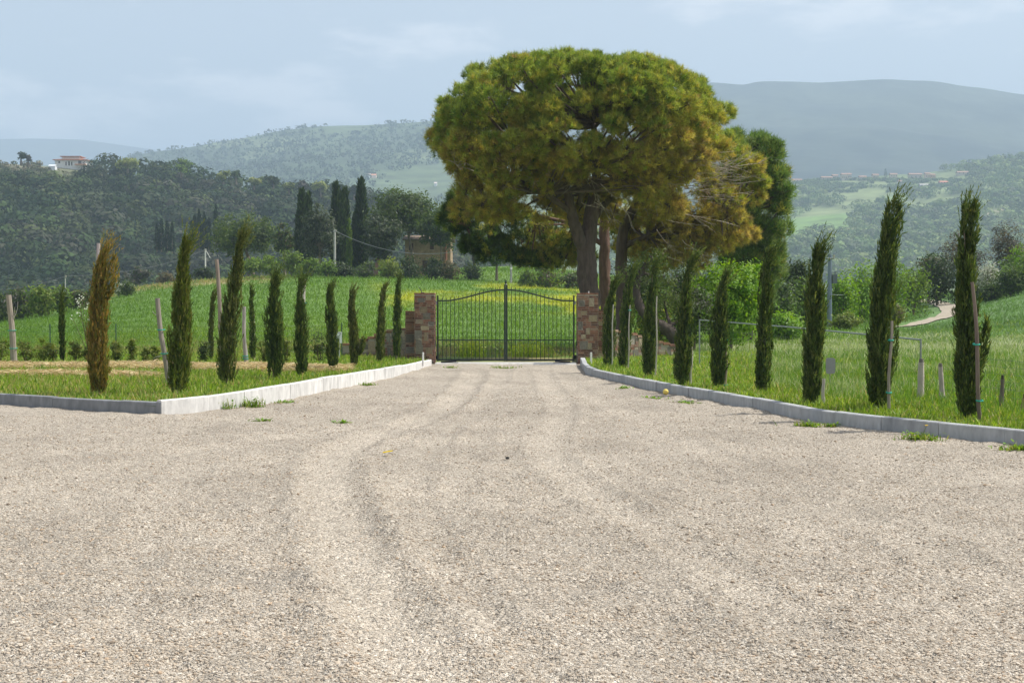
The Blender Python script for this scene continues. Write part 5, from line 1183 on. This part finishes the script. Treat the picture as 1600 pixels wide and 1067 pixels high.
cable(pD, pC, 1.0, 'faint cable between the two thin distant poles', .012, (.2, .21, .22))
cable(pD, P(-60, 452, 135), .6, 'faint cable running off frame from the thin hedge pole', .010, (.2, .21, .22))
cable(pE + [0, 0, -2.4], P(1372, 447, 100), .25, 'thin cable slanting down from the blue grey steel pole', .014, (.3, .32, .34))

# ------------------------------------------------------------------ dirt track
cp = TKC; tn = unit(np.gradient(cp, axis=0)); nr = np.stack([tn[:, 1], -tn[:, 0]], 1)
_t = np.arange(len(cp)) * .5
w = 1.25 + .25 * fbm(_t * .3, _t * 0, 2); w = w * np.clip(_t / 8, .15, 1) * .55; wl = np.linspace(-1, 1, 5)
pt = cp[:, None] + nr[:, None] * (wl[None, :, None] * w[:, None, None]); zz = ground_z(pt[..., 0].ravel(), pt[..., 1].ravel()) + .07
g = MB().add(np.column_stack([pt.reshape(-1, 2), zz]), None, gridf(*pt.shape[:2]), (.34, .295, .23)); tag(g.build('path', M['path'], smooth=True), 'pale dirt track bending up behind the bushes', kind='structure')
# ------------------------------------------------------------------ far hills
class Hill:
    def __init__(s, sky, ds, df, zf, p=1.25, amp=0, ns=.01): s.px, s.py = np.array(sky, float).T; s.ds, s.df, s.zf, s.p, s.amp, s.ns = ds, df, zf, p, amp, ns
    def at(s, px, t):
        px = np.asarray(px, float); t = np.asarray(t, float); d = s.df + (s.ds - s.df) * t; x = pxx(px, d)
        py = np.interp(px, s.px, s.py); zs = CAMZ + (481 - py) / F * s.ds
        tt = np.clip(t, 0, 1); z = s.zf + (zs - s.zf) * tt ** s.p - np.maximum(t - 1, 0) * (zs - s.zf) * .9
        z = z + s.amp * (fbm(x * s.ns, d * s.ns, 4) - .5) * np.sin(np.clip(tt, 0, 1) * math.pi) + s.amp * .22 * (fbm(x * s.ns * 3, d * s.ns * 3, 3) - .5)
        return np.stack([x, d, z], -1)
    def find(s, px, py):
        ts = np.linspace(0, 1.0, 400); q = s.at(np.full(400, px), ts); rows = 481 - (q[:, 2] - CAMZ) / q[:, 1] * F
        k = np.where(rows <= py)[0]; return q[k[0]] if len(k) else q[-1]
    def rows(s, q): return 481 - (q[..., 2] - CAMZ) / q[..., 1] * F
    def build(s, label, colf, x0, x1, nx, nt=70):
        px = np.linspace(x0, x1, nx); t = np.concatenate([np.linspace(0, 1, nt), np.linspace(1.04, 1.8, 12)]); A, B = np.meshgrid(px, t); q = s.at(A.ravel(), B.ravel())
        q[:, 2] = np.maximum(q[:, 2], -50)
        c = colf(q, A.ravel(), s.rows(q)); o = MB().add(q, None, gridf(*A.shape), c).build('hill', M['hill'], smooth=True); tag(o, label, kind='structure'); return o
def mix(a, b, w): w = np.asarray(w)[:, None]; return np.asarray(a) * (1 - w) + np.asarray(b) * w
HW = Hill([(-500, 262), (-200, 257), (0, 257), (60, 260), (110, 264), (150, 268), (190, 277), (240, 283), (280, 289), (330, 295), (400, 303), (450, 309), (500, 314), (560, 319), (610, 328), (660, 348), (720, 378), (800, 412), (900, 430)], 700, 300, -20, 1.15, 8, .012)
HR = Hill([(700, 420), (900, 360), (1050, 322), (1150, 300), (1230, 288), (1300, 281), (1380, 276), (1440, 272), (1500, 262), (1560, 253), (1600, 247), (1750, 222), (2000, 190), (2400, 170)], 2100, 650, -22, 1.35, 26, .0045)
HF = Hill([(-900, 285), (-200, 272), (60, 262), (180, 250), (230, 239), (300, 230), (370, 219), (430, 206), (480, 199), (540, 197), (640, 195), (700, 191), (780, 196), (860, 230), (960, 285), (1060, 330), (1400, 420)], 3200, 1000, -22, 1.2, 60, .0018)
HM = Hill([(300, 260), (600, 235), (800, 190), (950, 152), (1050, 134), (1110, 130.5), (1160, 133), (1180, 130), (1280, 130), (1380, 128), (1450, 131), (1530, 139), (1600, 148), (1750, 160), (2100, 190), (2600, 230)], 4300, 1900, -20, 1.1, 110, .0011)
HD = Hill([(-1600, 230), (-300, 216), (-60, 219), (60, 217), (130, 219), (200, 228), (280, 240), (400, 255), (600, 262)], 7200, 5000, -20, 1.0, 60, .0006)
def col_w(q, px, row):
    n = fbm(q[:, 0] * .02, q[:, 1] * .02, 4); c = mix((.05, .075, .028), (.09, .11, .05), n)
    return mix(c, (.17, .16, .11), sstep(285, 262, row) * sstep(180, 60, px) * .8)
FLD = [(1225, 1326, 338, 367, .9), (1225, 1245, 374, 384, .8), (1226, 1250, 330, 337, .6), (1380, 1420, 304, 312, .4)]
def fields(px, row):
    w = np.zeros(len(px))
    for a, b, c, d_, k in FLD:
        sl = (px - (a + b) / 2) * -.10
        w = np.maximum(w, k * sstep(a - 4, a + 4, px) * sstep(b + 4, b - 6, px) * sstep(c - 2, c + 2, row - sl) * sstep(d_ + 3, d_ - 1, row - sl))
    return w
def bare(px, row): return np.exp(-((row - (338 - (px - 1530) * .27)) / 3.2) ** 2) * sstep(1520, 1545, px) * .9
def col_r(q, px, row):
    n = fbm(q[:, 0] * .006, q[:, 1] * .006, 5); c = mix((.07, .11, .045), (.16, .20, .08), sstep(.35, .65, n)); c = mix(c, (.14, .24, .06), fields(px, row)); return mix(c, (.36, .32, .20), bare(px, row))
def col_f(q, px, row):
    n = fbm(q[:, 0] * .003, q[:, 1] * .0022, 5); n2 = vnoise(q[:, 0] * .006, q[:, 1] * .0035); c = mix((.045, .07, .03), (.085, .12, .05), sstep(.38, .62, n)); return mix(c, (.15, .19, .085), sstep(.6, .72, n2) * sstep(205, 225, row) * .8)
def col_m(q, px, row):
    n = fbm(q[:, 0] * .0025, q[:, 1] * .0025, 6); n2 = fbm(q[:, 0] * .011, q[:, 1] * .008, 3); return mix((.012, .022, .024), (.060, .076, .055), (.6 * sstep(.36, .64, n) + .4 * sstep(.35, .65, n2)))
HW.build('dark wooded hill with villa on its top beyond the field', col_w, -480, 900, 260)
HR.build('hazy green hillside carrying a village and small fields', col_r, 700, 2300, 320, 110)
HF.build('long pale hazy ridge with fields behind the wooded hill', col_f, -880, 1390, 420, 110)
HM.build('big blue hazy mountain behind the huge pine', col_m, 310, 2590, 700, 160)
HD.build('very faint blue ridge at the horizon', col_m, -1580, 590, 200, 30)
# woods
def woods(label, h, pxr, tr, n, leaf, per, rad, pal, skip, tfun=None, squash=.75):
    px = rng.uniform(*pxr, n); t = rng.uniform(*tr, n) ** .8; q = h.at(px, t); row = h.rows(q); k = ~skip(px, row, q); q = q[k]; px = px[k]; row = row[k]; n = len(q)
    r = rng.uniform(*rad, n); tone = rng.integers(0, len(pal), n); dr = unit(rng.normal(0, 1, (n, per, 3)) + np.array([0, 0, .35])); lump = rng.uniform(.72, 1.08, (n, per, 1))
    c = q[:, None] + np.array([0, 0, 1]) * (r * squash)[:, None, None] + dr * lump * r[:, None, None] * np.array([1, 1, squash])
    c = c.reshape(-1, 3); o = unit(dr.reshape(-1, 3) + rng.normal(0, .18, (n * per, 3))); ax = unit(np.cross(o, rng.normal(0, 1, (n * per, 3)))); sd = unit(np.cross(o, ax)); s_ = rng.uniform(.6, 1.3, n * per) * leaf * np.repeat(r / np.mean(rad), per)
    g = MB(); leafset(g, c - ax * s_[:, None] * .5, ax, sd, s_, s_ * .75, jcol(pal, np.repeat(tone, per), .07) * np.repeat(rng.uniform(.7, 1.4, (n, 1)), per, 0)); tag(g.build('woodland', M['far_leaf']), label, 'woodland', kind='stuff')
WP = [(.022, .042, .017), (.034, .056, .02), (.046, .072, .024), (.040, .052, .027), (.026, .045, .022), (.065, .085, .03), (.055, .06, .04)]  # darkened greens put a cloud-shadow look into the leaf colour
woods('dense woodland with cloud shade in its dark green covering the hill under the villa', HW, (-330, 800), (0, 1), 2000, 1.5, 150, (3.8, 8.2), WP, lambda px, row, q: ((px < 150) & (row < 266)) | ((px > 78) & (px < 142) & (row < 276)) | ((np.abs(px - 150 - (row - 320)) < 50) & (np.abs(row - 322) < 11)) | ((px < 150) & (row < 298)) | (row < 262))
woods('grey olive orchard scrub around the villa', HW, (-330, 330), (.55, 1), 1500, .8, 60, (1.2, 2.2), [(.13, .14, .09), (.10, .115, .065), (.16, .15, .10), (.08, .10, .05)], lambda px, row, q: ~((px < 200) & (row < 296) & (row > 255) | (np.abs(px - 150 - (row - 320)) < 48) & (np.abs(row - 322) < 10)) | ((px > 76) & (px < 140) & (row < 274)))
woods('hazy patchwork woodland over the village hillside', HR, (950, 1720), (0.05, 1.0), 5200, 3.2, 44, (4.5, 9.5), [(.10, .15, .055), (.13, .185, .065), (.16, .21, .08), (.12, .145, .08), (.19, .24, .09)], lambda px, row, q: (fields(px, row) > .2) | (bare(px, row) > .3) | (row > 445) | ((px > 1230) & (px < 1512) & (row > 268 + (1512 - px) * .035) & (row < 300)) | (fbm(q[:, 0] * .006, q[:, 1] * .006, 5) > .68))  # greens lightened so that some of the haze is in the leaf colour
woods('low trees between the houses of the hillside village', HR, (1225, 1520), (.6, 1.0), 9000, 1.6, 26, (1.8, 3.2), [(.10, .15, .055), (.13, .185, .065), (.09, .12, .06)], lambda px, row, q: ~((row > 282) & (row < 302)) | (fbm(q[:, 0] * .02, q[:, 1] * .02, 3) > .6))
woods('scattered woods and hedgerows along the far pale ridge', HF, (120, 760), (.25, 1.0), 3400, 4.5, 9, (3.5, 7), [(.04, .065, .03), (.05, .08, .035), (.06, .075, .04)], lambda px, row, q: fbm(q[:, 0] * .003, q[:, 1] * .0022, 5) > .57)

# ------------------------------------------------------------------ trees standing on the hill
def hill_tree(label, h, px, top, bot, l, r, pal, d=None, shape='round', name='round_tree', leaf=1.0, nc=50, per=26):
    d_ = h.ds * .93 if d is None else d
    tree(label, px, d_, top, bot, l, r, pal, leaf, nc, per, 3, 'tree', name, 'trees on the wooded hill top', shape, base=bot + 6, mat='far_leaf', nl=7)
YG2 = [(.26, .30, .08), (.21, .26, .07), (.30, .33, .11)]
hill_tree('pale yellow green dome shaped tree on the hill top near the villa', HW, 201, 247, 264, 179, 224, YG2)
hill_tree('rounded mid green tree on the hill top, second past the villa', HW, 284, 246, 272, 260, 308, MID + LIGHT)
hill_tree('dark flat cedar on the skyline at the far side of the villa', HW, 35, 235, 252, 27, 43, DK, leaf=.7)
hill_tree('small pale tree beside the dark cedar on the skyline', HW, 46, 241, 254, 41, 52, GREY, leaf=.6)
hill_tree('dark round lone tree standing on the hill top ridge', HW, 428, 272, 292, 418, 440, DK)
hill_tree('yellowish small tree on the ridge before the dark lone one', HW, 350, 266, 282, 336, 364, YG2)
hill_tree('mid green small tree touching the yellowish one on the ridge', HW, 370, 266, 282, 360, 379, MID)
hill_tree('pale low tree on the ridge between the round and dark trees', HW, 398, 277, 290, 384, 414, YG2)
hill_tree('pale low tree on the ridge past the dark lone one', HW, 452, 284, 298, 440, 464, YG2 + MID)
hill_tree('grey tree on the ridge above the first dark cypress', HW, 472, 281, 300, 464, 482, GREY)
hill_tree('yellow green tree on the ridge above the grey green oak', HW, 502, 285, 302, 486, 516, YG2)
hill_tree('dark bushy tree on the ridge beside the distant red roof', HW, 554, 287, 306, 546, 562, DK)
hill_tree('dark tree on the ridge on the near side of the distant red roof', HW, 532, 286, 304, 525, 540, DK)
for lab, px, t, b, w in (('dark conifer on the hill slope below the cedar', 12, 262, 284, 14), ('dark conifer below the villa beside the white shed', 79, 262, 280, 13), ('small dark conifer on the hill slope at the edge of the orchard', 27, 272, 290, 9)):
    q = HW.find(px, b); cypress(lab, px, q[1], t, b, w, DK, 700, 'conifers on the hill slope', base=q[2] - 1)
for px, t, b, w in ((246, 350, 386, 8), (253, 343, 386, 9), (262, 346, 388, 8), (270, 349, 388, 8), (305, 338, 384, 8), (312, 330, 384, 9), (320, 334, 386, 9), (338, 322, 372, 7), (327, 342, 386, 8), (300, 346, 384, 7)):
    cypress('one of a dense clump of dark cypresses low on the wooded slope', px, 345, t, b + 6, w, [(.015, .03, .02), (.022, .038, .024)], 700, 'dark cypress clump on the wooded slope', base=pz(b + 6, 345))

# ------------------------------------------------------------------ far houses
def hip(x0, x1, y0, y1, ze, zr, ov, col, th=.25):
    dx = min((x1 - x0), (y1 - y0)) / 2; ym = (y0 + y1) / 2
    v = np.array([[x0 - ov, y0 - ov, ze], [x1 + ov, y0 - ov, ze], [x1 + ov, y1 + ov, ze], [x0 - ov, y1 + ov, ze], [x0 + dx * .9, ym, zr], [x1 - dx * .9, ym, zr]]); w = v.copy(); w[:4, 2] -= th
    return MB().add(np.vstack([v, w[:4]]), [[0, 4, 3], [1, 2, 5]], [[0, 1, 5, 4], [2, 3, 4, 5], [0, 6, 7, 1], [1, 7, 8, 2], [2, 8, 9, 3], [3, 9, 6, 0], [6, 9, 8, 7]], col)
WH = (.74, .73, .70); RED = (.42, .19, .12)
q = HW.find(112, 262); d = q[1]; s = d / F
x0, x1 = pxx(88, d), pxx(136, d); zb_ = pz(265, d); t_ = thing('villa', (q[0], d, zb_), 'white villa with red hipped roofs on the wooded hill top', 'house')
ze = pz(250.5, d)
wins = [(pxx(a, d), pxx(a + w_, d), pz(b, d), pz(b - h_, d)) for a, w_, b, h_ in ((93, 3, 255.5, 3.4), (104, 2.2, 259, 6), (108.5, 2.6, 259, 7), (113, 2, 259, 6), (124, 5, 256, 4.5))]
wall_front(t_, x0, x1, d, zb_ - 4, ze, wins, WH, .4, 'render')
g = MB(); g.box(x0, x0 + .4, d + .4, d + 11, zb_ - 4, ze, WH); g.box(x1 - .4, x1, d + .4, d + 11, zb_ - 4, ze, WH); g.box(x0 + .4, x1 - .4, d + 10.6, d + 11, zb_ - 4, ze, WH); g.build('side_wall', M['render'], t_)
for a in wins: MB().box(a[0] + .003, a[1] - .003, d + .2, d + .26, a[2] + .003, a[3] - .003, (.05, .04, .035)).build('window', M['glass'], t_)
hip(x0, x1, d, d + 11, ze + .25, pz(246, d), 1.0, RED).build('roof', M['tile'], t_)
u0, u1 = pxx(97, d), pxx(124, d); MB().box(u0, u1, d + 2, d + 9, ze + .26, pz(246.3, d) + .6, WH).build('upper_storey', M['render'], t_); hip(u0, u1, d + 2, d + 9, pz(246.3, d) + .86, pz(242.8, d), .9, RED).build('upper_roof', M['tile'], t_)
g = MB(); g.box(pxx(120, d), pxx(137, d), d - 1.5, d - .003, pz(258.4, d), pz(256.5, d), (.62, .36, .26)); g.build('balcony', M['render'], t_)
q = HW.find(83, 267); d = q[1]; t_ = thing('white_shed', q, 'small white shed just below the villa', 'shed', None); w0 = 3.2; MB().box(q[0] - w0 / 2, q[0] + w0 / 2, d, d + 3, q[2] - 1, q[2] + 2, (.78, .8, .84)).build('wall', M['render'], t_); gable(q[0] - w0 / 2, q[0] + w0 / 2, d, d + 3, q[2] + 2.01, q[2] + 2.7, .2, (.75, .78, .82)).build('roof', M['render'], t_)
def house(h, px, py, w, ht, label, wall=(.55, .47, .38), roof=(.36, .21, .15), group=None, depth=9, up=0, wn=3, rise=.4, name='house'):
    q = h.find(px, py); d = q[1]; s = d / F; W_, H_ = w * s, ht * s; x0, x1 = q[0] - W_ / 2, q[0] + W_ / 2; z0 = q[2] + up
    t_ = thing(name, (q[0], d, z0), label, 'house', group); MB().box(x0, x1, d - depth / 2, d + depth / 2, z0 - 6, z0 + H_, wall).build('wall', M['render'], t_)
    gable(x0, x1, d - depth / 2, d + depth / 2, z0 + H_ + .01, z0 + H_ + max(1.2, depth * rise * .5), .5, roof, .25).build('roof', M['tile'], t_)
    for k in range(wn):
        xx = x0 + W_ * (k + .5) / wn; MB().box(xx - .6, xx + .6, d - depth / 2 - .08, d - depth / 2 - .01, z0 + H_ * .4, z0 + H_ * .4 + 1.6, (.06, .05, .05)).build('window', M['glass'], t_)
VG = 'houses of the hillside village'
for a in ((1244, 287, 16, 4, 'low pale farm building at the near end of the hillside village'), (1290, 284, 18, 5, 'long low brownish house where the village row begins'), (1303, 282, 9, 6, 'small tan house tight between the long low house and the tower block'), (1317, 283, 9, 9, 'tallest tan block house in the first cluster of the village'), (1325, 281, 7, 7, 'narrow pale house joined to the tallest tan block'), (1346, 283, 12, 5, 'brownish house in the gap after the first village cluster'), (1366, 281, 10, 6, 'tan house just before the dark village tree'), (1394, 279, 12, 5, 'reddish roofed house right after the dark village tree'), (1428, 281, 22, 7, 'longest house with a broad reddish roof in the village'), (1447, 281, 8, 8, 'pale orange end house beside the longest village house', (.68, .48, .34)), (1455, 280, 8, 5, 'small bright orange house next to the pale end house', (.66, .42, .26)), (1404, 289, 4.5, 4, 'tiny bright white house under the longest village house', (.8, .8, .78)), (1472, 290, 14, 3.5, 'house with the brightest red roof below the village row', (.6, .45, .36), (.55, .2, .12)), (1442, 295, 16, 4, 'low greyish farm sheds below the village row', (.5, .5, .5), (.42, .40, .38)), (1502, 274, 20, 3, 'long pale house alone on the slope above the village')):
    lab = a[4]; house(HR, a[0], a[1], a[2] * .9, a[3] * 1.0, lab, *(a[5:7] if len(a) > 5 else ()), group=VG, depth=10)
house(HR, 1310, 368, 24, 4.5, 'farmhouse with long pink tiled roof below the light green field', (.55, .45, .36), (.48, .28, .22), depth=12); house(HR, 1330, 366, 12, 5, 'tan barn beside the pink roofed farmhouse', (.5, .42, .33), (.42, .28, .2), depth=9)
house(HR, 1258, 371, 14, 3, 'low pale grey shed near the light green field', (.62, .62, .62), (.55, .55, .55), depth=8, name='farm_shed')
house(HR, 1243, 322, 10, 3, 'small pinkish house alone among trees under the village', (.6, .48, .4), depth=9)
q = HR.find(1382, 284); cypress('dark pointed tree standing tall within the hillside village', 1382, q[1], 264, 284, 6, DK, 500, base=q[2])
q = HR.find(1542, 258); cypress('dark pointed tree on the skyline above the long lone house', 1542, q[1], 243, 262, 6, DK, 500, base=q[2])
for a in ((577, 280, 5, 5, 'tiny white house on the far pale ridge, left of the orange one', (.85, .85, .85), (.6, .5, .45)), (585, 279, 7, 3.5, 'tiny orange roofed house on the far pale ridge', (.75, .6, .5), (.62, .28, .16)), (681, 291, 4, 3, 'tiny white house on the far ridge near the pine boughs', (.85, .85, .82), (.6, .5, .45))):
    house(HF, *a, group='tiny houses on the far ridge', depth=12, wn=0)
house(HW, 546, 303, 20, 4, 'distant house with dull red roof on the ridge behind the cypresses', (.45, .36, .3), (.36, .18, .14), depth=8)

# ------------------------------------------------------------------ air, sky, light, camera
HAZE_D = .00027
m, nt, ns, L = newmat('hazy_air'); pv = N(ns, 'ShaderNodeVolumePrincipled', i_Density=HAZE_D, i_Anisotropy=.0); pv.inputs['Color'].default_value = (.53, .668, .855, 1)
L.new(pv.outputs[0], N(ns, 'ShaderNodeOutputMaterial').inputs['Volume'])
hz = MB().box(-14500, 14500, -400, 14500, -60, 1060, (1, 1, 1)).build('haze', m); tag(hz, 'pale blue haze hanging over the whole landscape', 'haze', kind='stuff')

sc = bpy.context.scene
EL, AZ = math.radians(57), math.radians(74)   # azimuth clockwise from the viewing direction
sd = Vector((math.sin(AZ) * math.cos(EL), math.cos(AZ) * math.cos(EL), math.sin(EL)))
su = bpy.data.lights.new('sun', 'SUN'); su.energy = 5.0; su.angle = math.radians(.53); su.color = (1, .95, .86)
so = bpy.data.objects.new('sun', su); C.objects.link(so); so.rotation_euler = sd.to_track_quat('Z', 'Y').to_euler(); so.location = (30, 10, 60)
w = bpy.data.worlds.new('World'); sc.world = w; w.use_nodes = True; nt = w.node_tree; nt.nodes.clear(); ns, L = nt.nodes, nt.links
sk = N(ns, 'ShaderNodeTexSky', sky_type='NISHITA', sun_disc=False, sun_elevation=EL, sun_rotation=AZ); sk.air_density = 1.0; sk.dust_density = 2.2; sk.ozone_density = 1.2
tc = N(ns, 'ShaderNodeTexCoord'); mp = N(ns, 'ShaderNodeMapping'); mp.inputs['Scale'].default_value = (1, 1, 3.2); mp.inputs['Location'].default_value = (.3, .0, .35)
no = N(ns, 'ShaderNodeTexNoise', i_Scale=9, i_Detail=9, i_Roughness=.58); L.new(tc.outputs['Generated'], mp.inputs[0]); L.new(mp.outputs[0], no.inputs['Vector'])
mr = N(ns, 'ShaderNodeMapRange', interpolation_type='SMOOTHSTEP'); mr.inputs[1].default_value = .50; mr.inputs[2].default_value = .68; mr.inputs[3].default_value = 0; mr.inputs[4].default_value = .42; L.new(no.outputs['Fac'], mr.inputs[0])
mx = N(ns, 'ShaderNodeMix', data_type='RGBA'); mx.inputs[7].default_value = (9.4, 8.9, 8.7, 1); L.new(mr.outputs[0], mx.inputs[0]); hs = N(ns, 'ShaderNodeHueSaturation', i_Saturation=.38); L.new(sk.outputs[0], hs.inputs['Color']); L.new(hs.outputs[0], mx.inputs[6])
bg = N(ns, 'ShaderNodeBackground', i_Strength=.14); L.new(mx.outputs[2], bg.inputs[0]); L.new(bg.outputs[0], N(ns, 'ShaderNodeOutputWorld').inputs[0])

cam = bpy.data.cameras.new('camera'); co = bpy.data.objects.new('camera', cam); C.objects.link(co)
co.location = (0, 0, CAMZ); co.rotation_euler = (math.pi / 2 - PITCH, 0, 0); cam.sensor_width = 36; cam.lens = F / 1600 * 36; cam.clip_end = 40000; cam.clip_start = .1
sc.camera = co
sc.render.engine = 'CYCLES'; cy = sc.cycles; cy.use_denoising = True
try: cy.denoiser = 'OPENIMAGEDENOISE'
except Exception: pass
cy.max_bounces = 6; cy.diffuse_bounces = 3; cy.glossy_bounces = 2; cy.transmission_bounces = 4; cy.volume_bounces = 1; cy.caustics_reflective = False; cy.caustics_refractive = False
sc.view_settings.view_transform = 'Standard'; sc.view_settings.look = 'None'; sc.view_settings.exposure = .46; sc.view_settings.gamma = 1
